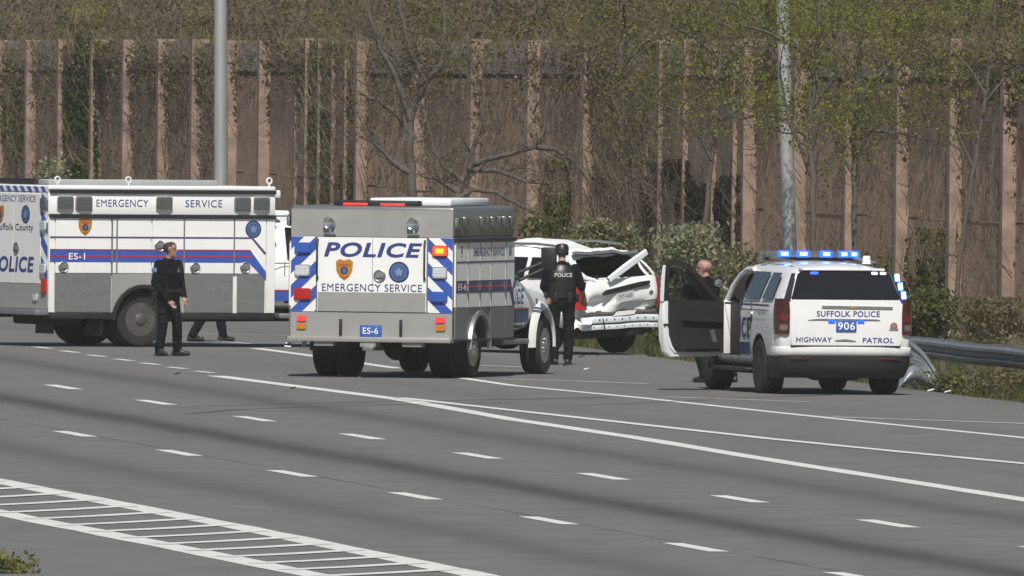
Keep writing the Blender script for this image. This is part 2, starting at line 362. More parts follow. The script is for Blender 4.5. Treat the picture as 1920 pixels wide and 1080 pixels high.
# ------------------------------------------------------------------ noise wall
WX = [2105, 2005, 1907, 1807, 1707, 1611, 1514, 1420, 1386, 1346, 1292, 1246, 1222, 1116, 1011, 904, 798, 691, 656, 632, 606, 582, 562, 507, 446, 380, 317, 251, 191, 129, 69, 9, -52, -112]
WP = [pt(x, 300, 401+4.4*i) for i, x in enumerate(WX)]
WTOP = [pt(x, 76, 401+4.4*i).z for i, x in enumerate(WX)]
wall = empty('noise_wall', (WP[16].x, WP[16].y, 0)); W0 = wall.location.copy()
tag(wall, 'tall tan concrete noise barrier wall with vertical posts, running along the whole background', 'wall')
for i, (p, top) in enumerate(zip(WP, WTOP)):
    q = WP[min(i+1, len(WP)-1)]; o_ = WP[max(i-1, 0)]
    dr = Vector((q.x-o_.x, q.y-o_.y, 0)).normalized(); n = Vector((-dr.y, dr.x, 0))
    if n.x > 0: n = -n                                   # towards the road
    def frm(u, v, w, p=p, dr=dr, n=n): return (p.x-W0.x+dr.x*u+n.x*w, p.y-W0.y+dr.y*u+n.y*w, v)
    pb = MB(); pb.prism([(-.14, -.1), (.14, -.1), (.14, top+random.uniform(-.03, .05)), (-.14, top+random.uniform(-.03, .05))], frm, -.12, .13 if i in (8, 9, 10, 11, 12, 18, 19, 20, 21, 22) else .27)
    pb.build('post', MT['post_concrete'], wall, smooth=False)
    if i == len(WP)-1: break
    d2 = Vector((q.x-p.x, q.y-p.y, 0)); ln = d2.length; d2.normalize(); n2 = Vector((-d2.y, d2.x, 0)); n2 = -n2 if n2.x > 0 else n2
    def fp(u, v, w, p=p, d2=d2, n2=n2): return (p.x-W0.x+d2.x*u+n2.x*w, p.y-W0.y+d2.y*u+n2.y*w, v)
    jt = top-.74
    for z0, z1, m, off in ((-.1, 1.9, 'panel_concrete', random.uniform(-.01, .01)), (1.93, jt, 'panel_concrete', random.uniform(-.01, .01)), (jt+.10, top-.06, 'panel_top', random.uniform(-.02, .0))):
        MB().prism([(.14, z0), (ln-.14, z0), (ln-.14, z1), (.14, z1)], fp, -.07+off, .05+off).build('panel', MT[m], wall, smooth=False)
    MB().prism([(.14, jt+.005), (ln-.14, jt+.005), (ln-.14, jt+.095), (.14, jt+.095)], fp, -.06, .0).build('joint_strip', MT['underbody'], wall, smooth=False)

# ------------------------------------------------------------------ lamp posts
def lamp_post(px_bot, px_top, depth, r0, r1, label, tall=11.0):
    bpt = pt(px_bot, 500, depth); tpt = pt(px_top, 0, depth); k = (tall)/(tpt.z-bpt.z) if True else 1
    base = Vector((bpt.x-(tpt.x-bpt.x)*bpt.z/(tpt.z-bpt.z), bpt.y, -.04))
    lean = (tpt.x-bpt.x)/(tpt.z-bpt.z)
    root = empty('lamp_post', base); tag(root, label, 'lamp post', 'lamp posts along the road')
    n = 14; pts = [(lean*tall*i/n, 0, .25+(tall-.25)*i/n) for i in range(n+1)]; rr = [r0+(r1-r0)*i/n for i in range(n+1)]
    MB().tube(pts, rr, 20).build('shaft', MT['pole_metal'], root, ang=60)
    bb = MB(); bb.box(-.24, .24, -.24, .24, 0, .06, bev=.01); bb.tube([(0, 0, .05), (0, 0, .3), (0, 0, .42)], [r0*1.5, r0*1.35, r0*1.03], 20); bb.build('base_plate', MT['galv'], root)
    tx = lean*tall; a = MB(); a.tube([(tx, 0, tall-.3), (tx-.5, -.1, tall+.35), (tx-2.2, -.3, tall+.6)], [.05, .045, .035], 10); a.build('arm', MT['pole_metal'], root)
    h = MB(); h.box(tx-2.9, tx-2.1, -.45, -.15, tall+.53, tall+.70, bev=.05); h.build('lamp_head', MT['dull_metal'], root)
lamp_post(414.5, 413.5, 459, .135, .105, 'smooth grey metal lamp post rising behind the broadside rescue truck')
lamp_post(1481, 1467, 399, .118, .085, 'leaning silver metal lamp post rising behind the white patrol SUV')

# ------------------------------------------------------------------ guardrail
gr_a, gr_b = gp(1690, 722), gp(2080, 755)
groot = empty('guardrail', (gr_a.x, gr_a.y, 0)); tag(groot, 'dented galvanised steel guardrail beside the grass verge at right', 'guardrail')
gd = (gr_b-gr_a); gl = gd.length; gd.normalize(); gn = Vector((-gd.y, gd.x, 0)); gn = -gn if gn.x > 0 else gn
prof = [(.0, .0), (.012, .03), (.075, .06), (.08, .10), (.02, .13), (.015, .165), (.02, .19), (.08, .22), (.075, .26), (.012, .29), (.0, .32)]
def rail(name, path, m, parent, th=.006):
    bb = MB()
    for off in (0, -th):
        rows = []
        for P_, N_, tilt, sc in path:
            row = []
            for w, h in prof:
                hh = (h-.16)*sc; ww = w*sc+off
                row.append(P_+N_*(ww*math.cos(tilt)-hh*math.sin(tilt))+Vector((0, 0, hh*math.cos(tilt)+ww*math.sin(tilt))))
            rows.append(row)
        bb.grid(rows)
    return bb.build(name, MT[m], parent, recalc=False, ang=40)
path = []
for i in range(60):
    t = i/59; s_ = gl*t; dz = -.06*math.exp(-((s_-13)/6)**2)+.02*mnoise.noise(Vector((s_*.3, 0, 0)))
    path.append((gd*s_+Vector((0, 0, .56+dz))+gn*(.12*math.exp(-((s_-16)/5)**2)), gn, .12*mnoise.noise(Vector((s_*.2, 5, 0)))-.08, 1))
rail('beam', path, 'galv_rail', groot)
for k in range(int(gl/1.9)+1):
    P_ = gd*(k*1.9+.3)
    pb = MB(); pb.box(P_.x-gn.x*.14-.05, P_.x-gn.x*.14+.05, P_.y-gn.y*.14-.07, P_.y-gn.y*.14+.07, -.1, .70, bev=.006)
    pb.build('post', MT['bark'], groot); 
    q_ = P_-gn*.04; MB().box(q_.x-.05, q_.x+.05, q_.y-.06, q_.y+.06, .42, .70, bev=.005).build('spacer', MT['bark'], groot)
# torn end section, curled to the ground
tr0 = gp(1698, 728); tp = empty('torn_rail', (tr0.x, tr0.y, 0)); tag(tp, 'torn curled guardrail end lying beside the rear of the patrol SUV', 'guardrail end')
path = []
for i in range(24):
    t = i/23; x = -.05+.52*t; z = .60-.10*t-.42*t*t; y = .8-.9*t
    path.append((Vector((x, y, z)), Vector((-.3, -.95, 0)).normalized(), .5*t+.2, .8))
rail('beam', path, 'galv_rail', tp)
path = [(Vector((.10+.30*t, .3-.3*t, .42-.3*t*t)), Vector((-.5, -.85, 0)).normalized(), 1.0+.6*t, .62) for t in [i/10 for i in range(11)]]
rail('flap', path, 'galv_rail', tp)

# ------------------------------------------------------------------ vegetation tools
def quadmesh(name, C, size, colr, m='leaf', parent=None, long=1.5, up=.2, droop=0):
    n = len(C); C = np.asarray(C, float); size = np.asarray(size, float).reshape(-1, 1)*np.ones((n, 1))
    a = rng.normal(size=(n, 3)); a /= np.linalg.norm(a, axis=1, keepdims=True)
    nrm = rng.normal(size=(n, 3)); nrm[:, 2] += up; nrm[:, 1] -= .3
    bvec = np.cross(a, nrm); bvec /= np.linalg.norm(bvec, axis=1, keepdims=True)+1e-9
    V = np.empty((n, 4, 3)); a = a*size*long/2; bb = bvec*size/2
    V[:, 0] = C-a; V[:, 1] = C+bb*.9; V[:, 2] = C+a; V[:, 3] = C-bb*.9
    return polymesh(name, V.reshape(-1, 3), 4, colr, m, parent)
def polymesh(name, V, k, colr, m, parent=None):
    nf = len(V)//k; me = bpy.data.meshes.new(name)
    me.vertices.add(len(V)); me.vertices.foreach_set('co', np.asarray(V, np.float32).ravel())
    me.loops.add(nf*k); me.loops.foreach_set('vertex_index', np.arange(nf*k, dtype=np.int32))
    me.polygons.add(nf); me.polygons.foreach_set('loop_start', np.arange(0, nf*k, k, dtype=np.int32)); me.polygons.foreach_set('loop_total', np.full(nf, k, np.int32))
    at = me.attributes.new('tint', 'FLOAT_COLOR', 'POINT'); c4 = np.ones((nf, k, 4), np.float32); c4[:, :, :3] = np.asarray(colr, np.float32)[:, None, :]
    at.data.foreach_set('color', c4.ravel()); me.update(calc_edges=True)
    return link(name, me, MT[m], parent)
def sticks(name, S, colr, m='twig', parent=None):
    """thin three-sided twigs: S rows are p0(3) p1(3) r0 r1"""
    S = np.asarray(S, float); n = len(S); p0 = S[:, 0:3]; p1 = S[:, 3:6]; d = p1-p0; d /= np.linalg.norm(d, axis=1, keepdims=True)+1e-9
    ref = np.where(np.abs(d[:, 2:3]) > .8, np.array([[1., 0, 0]]), np.array([[0, 0, 1.]])); a = np.cross(d, ref); a /= np.linalg.norm(a, axis=1, keepdims=True)+1e-9; c = np.cross(d, a)
    V = np.empty((n, 3, 4, 3))
    ring = lambda p, r, k: p+(a*math.cos(k*2.0944)+c*math.sin(k*2.0944))*r[:, None]
    for k in range(3):
        V[:, k, 0] = ring(p0, S[:, 6], k); V[:, k, 1] = ring(p0, S[:, 6], k+1); V[:, k, 2] = ring(p1, S[:, 7], k+1); V[:, k, 3] = ring(p1, S[:, 7], k)
    return polymesh(name, V.reshape(-1, 3), 4, np.repeat(np.asarray(colr), 3, axis=0), m, parent)
def pick(n, cols, var=.16):
    cols = np.array(cols); c = cols[rng.integers(0, len(cols), n)]; return np.clip(c*(1+rng.normal(size=(n, 1))*var)*(1+rng.normal(size=(n, 3))*.06), .004, .6)

LIME = [(.20, .21, .026), (.165, .18, .026), (.21, .20, .035)]
OLIVE = [(.145, .138, .042), (.125, .124, .038), (.16, .136, .055)]
BROWN = [(.18, .135, .085), (.15, .115, .075), (.19, .15, .095)]
IVY = [(.042, .072, .014), (.055, .09, .016), (.034, .058, .013)]
SAGE = [(.26, .265, .16), (.20, .215, .12), (.28, .28, .18)]

def grow(S, tips, p, d, L, r, lev, maxlev, wig=.25, up=.12, child=(2, 4), plane=.55):
    """recursive branch: adds tapered stick segments, collects twig ends"""
    n = max(2, 5-lev); seg = L/n; pts = [p]
    for i in range(n):
        d = (d+Vector((random.gauss(0, wig), random.gauss(0, wig)*plane, random.gauss(0, wig)+up)) * .6).normalized()
        q = p+d*seg; r1 = r*.82
        S.append((*p, *q, r, r1)); p = q; r = r1; pts.append(q)
        if lev >= maxlev-1: tips.append(q)
    if lev < maxlev:
        for k in range(random.randint(*child)):
            b0 = pts[random.randint(1, len(pts)-1)]; ax = Vector((random.gauss(0, 1), random.gauss(0, plane), random.gauss(.25, .6))).normalized()
            grow(S, tips, b0, (d*.55+ax).normalized(), L*random.uniform(.5, .75), r*.75, lev+1, maxlev, wig, up, child, plane)

def tree(name, limbs, depth, label, leafcols, nleaf, lsize, maxlev=4, rad=.11, twigL=.8, spread=.16, group=None, bark='bark', base=None, cat='tree', wig=.28, upb=.12, child=(2, 4), nside=9, barkcol=None):
    """limbs: photo-pixel polylines (first is the stem) at a given distance; the rest grows by itself"""
    P0 = pt(*limbs[0][0][:2], depth); root = empty(name, (P0.x, P0.y, -.05)); O = root.location.copy()
    tag(root, label, cat, group); tb = MB(); S = []; tips = []
    for li, lm in enumerate(limbs):
        pts = []
        for k, q in enumerate(lm):
            dz = q[2] if len(q) > 2 else 0
            pts.append(pt(q[0], q[1], depth+dz)-O)
        if li == 0: pts = [Vector((pts[0].x, pts[0].y, 0))]+pts
        fine = []
        for a, c in zip(pts, pts[1:]):
            for k in range(4):
                v = a.lerp(c, k/4); fine.append(v+Vector((random.gauss(0, .012), random.gauss(0, .02), 0)))
        fine.append(pts[-1]); r0 = rad if li == 0 else rad*.55; r1 = r0*.4
        rr = [r0+(r1-r0)*i/(len(fine)-1) for i in range(len(fine))]
        tb.tube(fine, rr, 9)
        for k in range(nside if li else nside//2):
            i = random.randint(len(fine)//3, len(fine)-1); d = Vector((random.gauss(0, 1), random.gauss(0, .5), random.gauss(.3, .5))).normalized()
            grow(S, tips, fine[i], d, twigL*random.uniform(.6, 1.2), rr[i]*.35, 1, maxlev, wig, upb, child)
        grow(S, tips, fine[-1], (fine[-1]-fine[-2]).normalized(), twigL, r1*.8, 1, maxlev, wig, upb, child)
    tb.build('trunk', MT[bark], root, ang=60)
    bc = barkcol or [(.085, .072, .058), (.065, .055, .046), (.10, .085, .068)]
    if S: sticks('branches', S, pick(len(S), bc, .15), 'twig', root)
    if nleaf and tips:
        T = np.array([tuple(t) for t in tips]); T = T[rng.permutation(len(T))[:max(12, len(T)//5)]]; nleaf = int(nleaf*2.0); C = T[rng.integers(0, len(T), nleaf)]+rng.normal(size=(nleaf, 3))*spread*np.array([.80, .75, .24])
        quadmesh('crown', C, rng.uniform(.5, 1.3, nleaf)*lsize*.55, pick(nleaf, leafcols), 'leaf', root)
    return root

def bush(name, px, py_top, py_bot, wpx, depth, cols, n, label, size=.055, cat='bush', group=None, stems=14):
    c = pt(px, (py_top+py_bot)/2, depth); hh = pt(px, py_top, depth).z; root = empty(name, (c.x, c.y, -.05)); tag(root, label, cat, group)
    w = wpx/(FPX/depth)/2; S = []; tips = []
    z0 = max(0, pt(px, py_bot, depth).z)*.5
    for k in range(stems):
        a = random.uniform(-.8, .8); grow(S, tips, Vector((a*w*.3, random.uniform(-.3, .3), 0)), Vector((a*.8, random.gauss(0, .3), 1)).normalized(), hh*.62, .016, 1, 3, .25, .1, (2, 4))
    sticks('stems', S, pick(len(S), [(.09, .075, .055)], .2), 'twig', root)
    # leaf clumps through an uneven volume
    nc = max(8, n//90); cc = np.stack([rng.normal(size=nc)*w*.5, rng.normal(size=nc)*w*.5, z0+(hh-z0)*rng.beta(1.6, 1.3, nc)], 1)
    cc[:, 0] *= np.sqrt(np.clip(1.05-(cc[:, 2]/hh)**2*.8, .1, 1)); C = cc[rng.integers(0, nc, n)]+rng.normal(size=(n, 3))*np.array([.13, .15, .11])
    C[:, 2] = np.clip(C[:, 2], .03, hh*1.06)
    quadmesh('foliage', C, rng.uniform(.6, 1.4, n)*size, pick(n, cols), 'leaf', root)
    return root

def wall_interp(px):                      # distance of the wall behind a photo column
    for i in range(len(WX)-1):
        if WX[i+1] <= px <= WX[i]:
            t = (WX[i]-px)/(WX[i]-WX[i+1]); return 401+4.4*(i+t)
    return 401 if px > WX[0] else 401+4.4*(len(WX)-1)
def vines(name, boxes, n, cols, label, size, tw, twcol, cat='ivy', stand=.5, leafy=1.0):
    """climbing growth hugging the wall; boxes: (x0,x1,ytop,ybot,weight)"""
    W = np.array([b_[4]*(b_[1]-b_[0])*(b_[3]-b_[2]) for b_ in boxes], float); W /= W.sum(); cx = sum((b_[0]+b_[1])/2*w for b_, w in zip(boxes, W)); d0 = wall_interp(cx)
    c0 = pt(cx, 500, d0-stand-.3); root = empty(name, (c0.x, c0.y, 0)); tag(root, label, cat); O = root.location
    C = []; S = []
    idx = rng.choice(len(boxes), n, p=W); clump = {}
    for i in idx:
        x0, x1, y0, y1, _ = boxes[i]
        px = random.uniform(x0, x1); py = random.uniform(y0, y1)
        q = mnoise.noise(Vector((px*.022, py*.016, i*7.3)))+.5*mnoise.noise(Vector((px*.07, py*.05, 3+i)))
        if q < -.12: continue
        C.append(pt(px, py, wall_interp(px)-stand*random.uniform(.15, 1.2)-.25)-O)
    for i in rng.choice(len(boxes), tw, p=W):
        x0, x1, y0, y1, _ = boxes[i]; px = random.uniform(x0, x1); py = random.uniform(y0, y1); dd = wall_interp(px)-stand*random.uniform(.1, 1.3)-.2
        p = pt(px, py, dd)-O; L = random.uniform(.15, .5)
        d = Vector((random.gauss(0, .35), random.gauss(0, .3), random.choice((1, 1, -1, .4)))).normalized(); r = random.uniform(.003, .009)
        q = p+d*L; q2 = q+(d+Vector((random.gauss(0, .4), 0, random.gauss(0, .3)))).normalized()*L*.8
        S.append((*p, *q, r, r*.8)); S.append((*q, *q2, r*.8, r*.4))
    if S: sticks('stems', S, pick(len(S), twcol, .2), 'twig', root)
    if C and leafy: quadmesh('foliage', np.array([tuple(c) for c in C]), rng.uniform(.6, 1.3, len(C))*size, pick(len(C), cols), 'leaf', root)
    return root

# ------------------------------------------------------------------ vegetation in the scene
def woodland():
    """the merged tree belt behind and over the wall top"""
    C = []; S = []; Cc = []; Sc = []
    N = 95000
    for i in range(N):
        px = random.uniform(-120, 2050); py = random.uniform(-150, 128) if random.random() < .8 else random.uniform(40, 190)
        dens = mnoise.noise(Vector((px*.006, py*.012, 1)))+.6*mnoise.noise(Vector((px*.02, py*.03, 4)))
        d = wall_interp(px)+random.uniform(1.0, 14)
        if py > 75:                                         # what hangs over in front of the wall
            if dens < .1 and random.random() < .75: continue
            d = wall_interp(px)-random.uniform(.3, 1.5)
        C.append(tuple(pt(px, py, d)))
        g = mnoise.noise(Vector((px*.009, py*.014, 9)))+.35*mnoise.noise(Vector((px*.05, py*.05, 2)))
        g += .10*(px-900)/900 if px > 900 else (.06 if px < 300 else -.05)
        pal = OLIVE if g > .05 else BROWN
        if g > .46 or random.random() < .03: pal = LIME
        sh_ = .72+.5*(mnoise.noise(Vector((px*.018, py*.03, 20)))+.5)
        Cc.append(tuple(c_*sh_ for c_ in random.choice(pal)))
    for i in range(15000):
        px = random.uniform(-120, 2050); py = random.uniform(-160, 130); d = wall_interp(px)+random.uniform(.8, 10)
        if py > 72: d = wall_interp(px)-random.uniform(.25, 1.3)
        p = pt(px, py, d); L = random.uniform(.12, .55); r = random.uniform(.003, .011)
        q = p+Vector((random.gauss(0, .6), random.gauss(0, .4), random.gauss(.45, .6))).normalized()*L
        S.append((*p, *q, r, r*.6)); Sc.append(random.choice(BROWN))
    col = np.array(Cc)*(1+rng.normal(size=(len(Cc), 1))*.15); root = empty('woodland', (0, 120, 0)); root['kind'] = 'stuff'; tag(root, 'brown and olive spring woodland massed behind the wall top', 'woodland')
    C = np.array(C)-np.array([0, 120, 0]); o = quadmesh('foliage', C, rng.uniform(.028, .085, len(C)), np.clip(col, .004, .5), 'leaf', root); o['kind'] = 'stuff'
    S = np.array(S); S[:, 1] -= 120; S[:, 4] -= 120; o = sticks('twigs', S, np.array(Sc)*.6, 'twig', root); o['kind'] = 'stuff'
woodland()

tree('bare_tree', [[(772, 600), (776, 470), (775, 380), (768, 290), (770, 225), (778, 190)], [(770, 225), (752, 170), (738, 135), (712, 90), (694, 30), (690, -40)], [(778, 190), (800, 150), (828, 120), (834, 60), (832, -40)], [(776, 260), (745, 215), (712, 190), (690, 182)], [(778, 190), (792, 140), (770, 95), (752, 20), (745, -30)], [(774, 330), (735, 300), (700, 268)]],
     444, 'grey forked bare tree with few green leaves above the silver rescue truck', OLIVE, 1500, .06, 4, .125, .75, .14, 'roadside trees', child=(2, 3))
tree('spreading_bare_tree', [[(855, 600), (853, 480), (850, 385), (868, 340), (880, 318)], [(880, 318), (905, 300), (960, 288), (1005, 275), (1022, 240), (1026, 190)], [(855, 375), (885, 355), (930, 360), (975, 385), (1000, 400)], [(868, 340), (835, 315), (815, 285), (808, 250)], [(860, 360), (820, 335), (790, 330)], [(880, 318), (890, 270), (905, 220), (900, 170)], [(1005, 275), (1040, 280), (1075, 300), (1100, 335)], [(880, 318), (935, 320), (985, 340), (1030, 345)]],
     436, 'low spreading bare brown tree between the silver truck and the wrecked car', OLIVE, 700, .055, 4, .10, .6, .12, 'roadside trees', child=(2, 4), nside=10, wig=.36)
tree('young_leafy_tree', [[(1528, 640), (1526, 480), (1522, 360), (1519, 250), (1525, 160), (1535, 60), (1542, -60)], [(1522, 330), (1490, 250), (1470, 190), (1463, 120)], [(1519, 260), (1475, 225), (1430, 215), (1395, 222)], [(1526, 140), (1500, 95), (1440, 60), (1380, 45)], [(1524, 200), (1560, 150), (1575, 80)]],
     396, 'thin young tree with lime green leaves crossing the leaning lamp post', LIME, 3000, .07, 4, .07, .8, .20, 'roadside trees', child=(2, 4))
tree('young_leafy_tree', [[(1608, 640), (1604, 470), (1600, 330), (1606, 200), (1612, 150), (1612, 40), (1620, -60)], [(1606, 190), (1650, 140), (1690, 100), (1740, 70)], [(1610, 150), (1585, 110), (1560, 60), (1550, 0)], [(1602, 260), (1640, 245), (1690, 250), (1740, 262)], [(1602, 330), (1570, 280), (1556, 220)]],
     400, 'thin young tree with lime green leaves right of the leaning lamp post', LIME, 3000, .07, 4, .065, .8, .22, 'roadside trees', child=(2, 4))
tree('young_leafy_tree', [[(1312, 640), (1318, 470), (1330, 330), (1345, 210), (1350, 100), (1345, -60)], [(1335, 300), (1300, 240), (1262, 205), (1225, 190)], [(1342, 230), (1390, 200), (1420, 150)], [(1350, 110), (1300, 70), (1255, 45)], [(1350, 130), (1400, 80), (1440, 10)]],
     403, 'thin leafy tree with sprays of yellow green leaves above the open car door', LIME+OLIVE, 3400, .068, 4, .06, .85, .22, 'roadside trees', child=(2, 4))
tree('young_leafy_tree', [[(1785, 640), (1800, 480), (1822, 330), (1845, 200), (1862, 80), (1870, -60)], [(1825, 310), (1790, 240), (1745, 215)], [(1850, 180), (1810, 120), (1760, 60), (1720, 30)], [(1848, 190), (1890, 140), (1930, 110)]],
     398, 'leaning thin leafy tree before the wall at the far right', LIME+OLIVE, 2600, .07, 4, .05, .8, .24, 'roadside trees', child=(2, 4))
tree('young_leafy_tree', [[(1196, 640), (1190, 480), (1180, 340), (1170, 200), (1172, 90), (1168, -60)], [(1180, 300), (1215, 240), (1240, 180)], [(1172, 180), (1140, 130), (1110, 90)], [(1172, 120), (1210, 80), (1260, 60)]],
     404, 'slender half-bare tree behind the wrecked white car', OLIVE+LIME, 1900, .06, 4, .05, .7, .2, 'roadside trees', child=(2, 4))

vines('ivy', [(118, 182, 85, 340, 1.0), (140, 196, 60, 150, .8)], 9500, IVY, 'dark green ivy column climbing the wall at left, left of the grey lamp post', .075, 150, BROWN, stand=.9)
vines('ivy', [(575, 625, 200, 385, 1.0), (598, 665, 270, 390, 1.0), (560, 670, 85, 230, .45)], 7500, IVY, 'dark green ivy column on the wall above the gap between the two rescue trucks', .07, 200, BROWN, stand=.8)
vines('ivy', [(0, 60, 175, 300, 1.0), (30, 60, 150, 260, 1.0)], 700, [(.12, .16, .02), (.09, .12, .02)], 'bright green ivy sprays on the wall at the far left', .085, 30, BROWN)
vines('ivy', [(1205, 1290, 300, 470, 1.0), (1290, 1400, 330, 480, .6)], 9000, [(.022, .026, .016), (.03, .034, .018), (.028, .024, .018)], 'dark almost black ivy thicket on the wall behind the open car door', .08, 500, [(.04, .033, .026)])
vines('ivy', [(1690, 1770, 430, 640, 1.0), (1640, 1700, 480, 600, .5)], 3000, IVY+OLIVE, 'green ivy climbing the wall right of the patrol SUV', .075, 150, BROWN)
vines('ivy', [(1020, 1070, 300, 470, 1.0)], 1500, OLIVE+IVY, 'olive ivy strand on the wall above the wrecked white car', .07, 120, BROWN)
vines('dry_creeper', [(0, 420, 90, 345, 1.0)], 5200, OLIVE+BROWN, 'brown leafless creeper covering the left stretch of the wall', .05, 1900, [(.085, .064, .046), (.06, .05, .042), (.11, .085, .06)], cat='creeper')
vines('dry_creeper', [(556, 690, 85, 400, 2.2), (690, 1120, 110, 460, .3)], 3200, BROWN+OLIVE, 'brown creeper stems over the middle stretch of the wall', .045, 2200, [(.085, .064, .046), (.06, .05, .042), (.11, .085, .06)], cat='creeper')
vines('dry_creeper', [(1110, 1260, 150, 450, 1.0)], 1300, BROWN, 'straw brown hanging creeper on the wall right of the wrecked car', .05, 1500, [(.13, .105, .07), (.10, .08, .055)], cat='creeper')
vines('dry_creeper', [(1270, 1920, 120, 620, .6)], 1500, BROWN+OLIVE, 'brown creeper stems over the right stretch of the wall', .05, 1100, [(.085, .064, .046), (.06, .05, .042), (.11, .085, .06)], cat='creeper')

bush('sage_bush', 1300, 425, 600, 170, 396, SAGE, 5200, 'pale sage green bush behind the open patrol car door', .06, group='bushes along the verge')
bush('sage_bush', 1130, 418, 560, 190, 402, SAGE+OLIVE, 4600, 'pale olive bush behind the roof of the wrecked car', .06, group='bushes along the verge')
bush('sage_bush', 1400, 462, 640, 110, 393, SAGE+OLIVE, 3000, 'small olive bush directly left of the patrol SUV roof', .055, group='bushes along the verge')
bush('green_bush', 1745, 545, 640, 130, 385, IVY+OLIVE, 2600, 'low dark green bush behind the guardrail beside the patrol SUV', .055, group='bushes along the verge')
bush('green_bush', 1005, 405, 560, 80, 401, OLIVE+IVY, 1800, 'narrow olive bush right of the silver rescue truck roof', .055, group='bushes along the verge')
bush('green_bush', 1235, 560, 655, 60, 392, IVY+LIME, 900, 'low green weeds between the wrecked car and open door', .05, group='bushes along the verge')
bush('pale_bush', 95, 295, 420, 120, 478, SAGE, 1700, 'pale green bush above the rear roof of the broadside rescue truck', .06, group='bushes along the verge')
bush('brown_bush', 1850, 560, 650, 190, 392, BROWN+OLIVE, 2600, 'brown dry brush behind the guardrail at the right edge', .05, group='bushes along the verge')

for k, (wx, wy, wt, ww, lab) in enumerate(((1790, 737, 694, 90, 'low olive weed clump at the road edge near the torn guardrail end'), (1862, 741, 692, 100, 'low olive weed clump under the middle of the guardrail'), (1935, 745, 696, 100, 'low olive weed clump under the guardrail at the right picture edge'))):
    bush('weed_clump', wx, wt, wy, ww, gp(wx, wy).y-CY+1.0, [(.17, .165, .06), (.14, .15, .045), (.19, .16, .08)], 1500, lab, .035, 'weeds', 'weed clumps under the guardrail', stems=10)
def grass():
    n = 52000; B = []; cols = []
    for i in range(n):
        a = random.uniform(330, 420) if random.random() < .75 else random.uniform(420, 500); p = P_EDGE+.15+abs(random.gauss(0, 2.4))
        c = road_point(p, a, -.05); q = mnoise.noise(Vector((c.x*.35, c.y*.12, 0)))
        dirt = p < P_EDGE+.55 and random.random() < .8
        if dirt or q < -.28: continue
        h = random.uniform(.08, .30)*(1+.5*q); w = random.uniform(.006, .014); an = random.uniform(0, 6.28); lean = Vector((random.gauss(0, .35), random.gauss(0, .35), 1)).normalized()
        u = Vector((math.cos(an), math.sin(an), 0))*w; t = c+lean*h
        B += [tuple(c-u), tuple(c+u), tuple(t)]; cols.append(random.choice([(.10, .125, .025), (.075, .10, .022), (.12, .12, .045), (.13, .11, .06)]))
    o = polymesh('verge_grass', np.array(B), 3, np.array(cols)*(1+rng.normal(size=(len(cols), 1))*.2).clip(.4, 1.6), 'leaf'); tag(o, 'rough green and straw grass on the verge under the guardrail', 'grass', kind='stuff')
    n = 900; C = []
    for i in range(n):
        p = gp(random.uniform(-20, 62), random.uniform(1035, 1120)) if i % 4 else gp(random.uniform(-30, 10), random.uniform(960, 1090)); C.append(None)
grass()
# blurred weed at the lower left corner, close to the camera side of the road
g0 = gp(8, 1075); root = empty('roadside_weed', (g0.x, g0.y, 0)); tag(root, 'small green weed at the lower left corner of the road', 'weed')
S = []; T = []
for k in range(14): grow(S, T, Vector((random.uniform(-.12, .2), random.uniform(-.3, .3), 0)), Vector((random.gauss(0, .5), random.gauss(0, .3), 1)).normalized(), .13, .004, 1, 2, .25, .05, (1, 3))
sticks('stems', S, pick(len(S), IVY, .2), 'twig', root); T = np.array([tuple(t) for t in T]); quadmesh('foliage', T[rng.integers(0, len(T), 380)]+rng.normal(size=(380, 3))*.03, rng.uniform(.02, .045, 380), pick(380, LIME+OLIVE), 'leaf', root)

# ------------------------------------------------------------------ vehicle pieces
def text(body, fr, u, v, w, h, m, parent, shear=0, bold=.012, off=.004, name='lettering', align='c', th=.002):
    cu = bpy.data.curves.new('t', 'FONT'); cu.body = body; cu.shear = shear; cu.offset = bold; cu.size = 1; cu.space_character = 1.08; cu.resolution_u = 4
    ob = bpy.data.objects.new('t', cu); COL.objects.link(ob); dg = bpy.context.evaluated_depsgraph_get(); me = bpy.data.meshes.new_from_object(ob.evaluated_get(dg))
    bpy.data.objects.remove(ob)
    co = np.array([tuple(x.co) for x in me.vertices]); mn = co.min(0); mx = co.max(0); sx = w/(mx[0]-mn[0]); sy = h/(mx[1]-mn[1])
    for vtx, c in zip(me.vertices, co):
        vtx.co = fr(u+((c[0]-mn[0])*sx-w/2), v+(c[1]-mn[1])*sy, off+th)
    me.name = name
    return link(name, me, MT[m], parent)
def decal(poly, fr, m, parent, name='stripe', off=.001, th=.003):
    return MB().prism(poly, fr, off, off+th).build(name, MT[m], parent, smooth=False)
def rect(u0, u1, v0, v1): return [(u0, v0), (u1, v0), (u1, v1), (u0, v1)]
def disc(u, v, r, n=28, sx=1): return [(u+r*sx*math.cos(2*math.pi*k/n), v+r*math.sin(2*math.pi*k/n)) for k in range(n)]
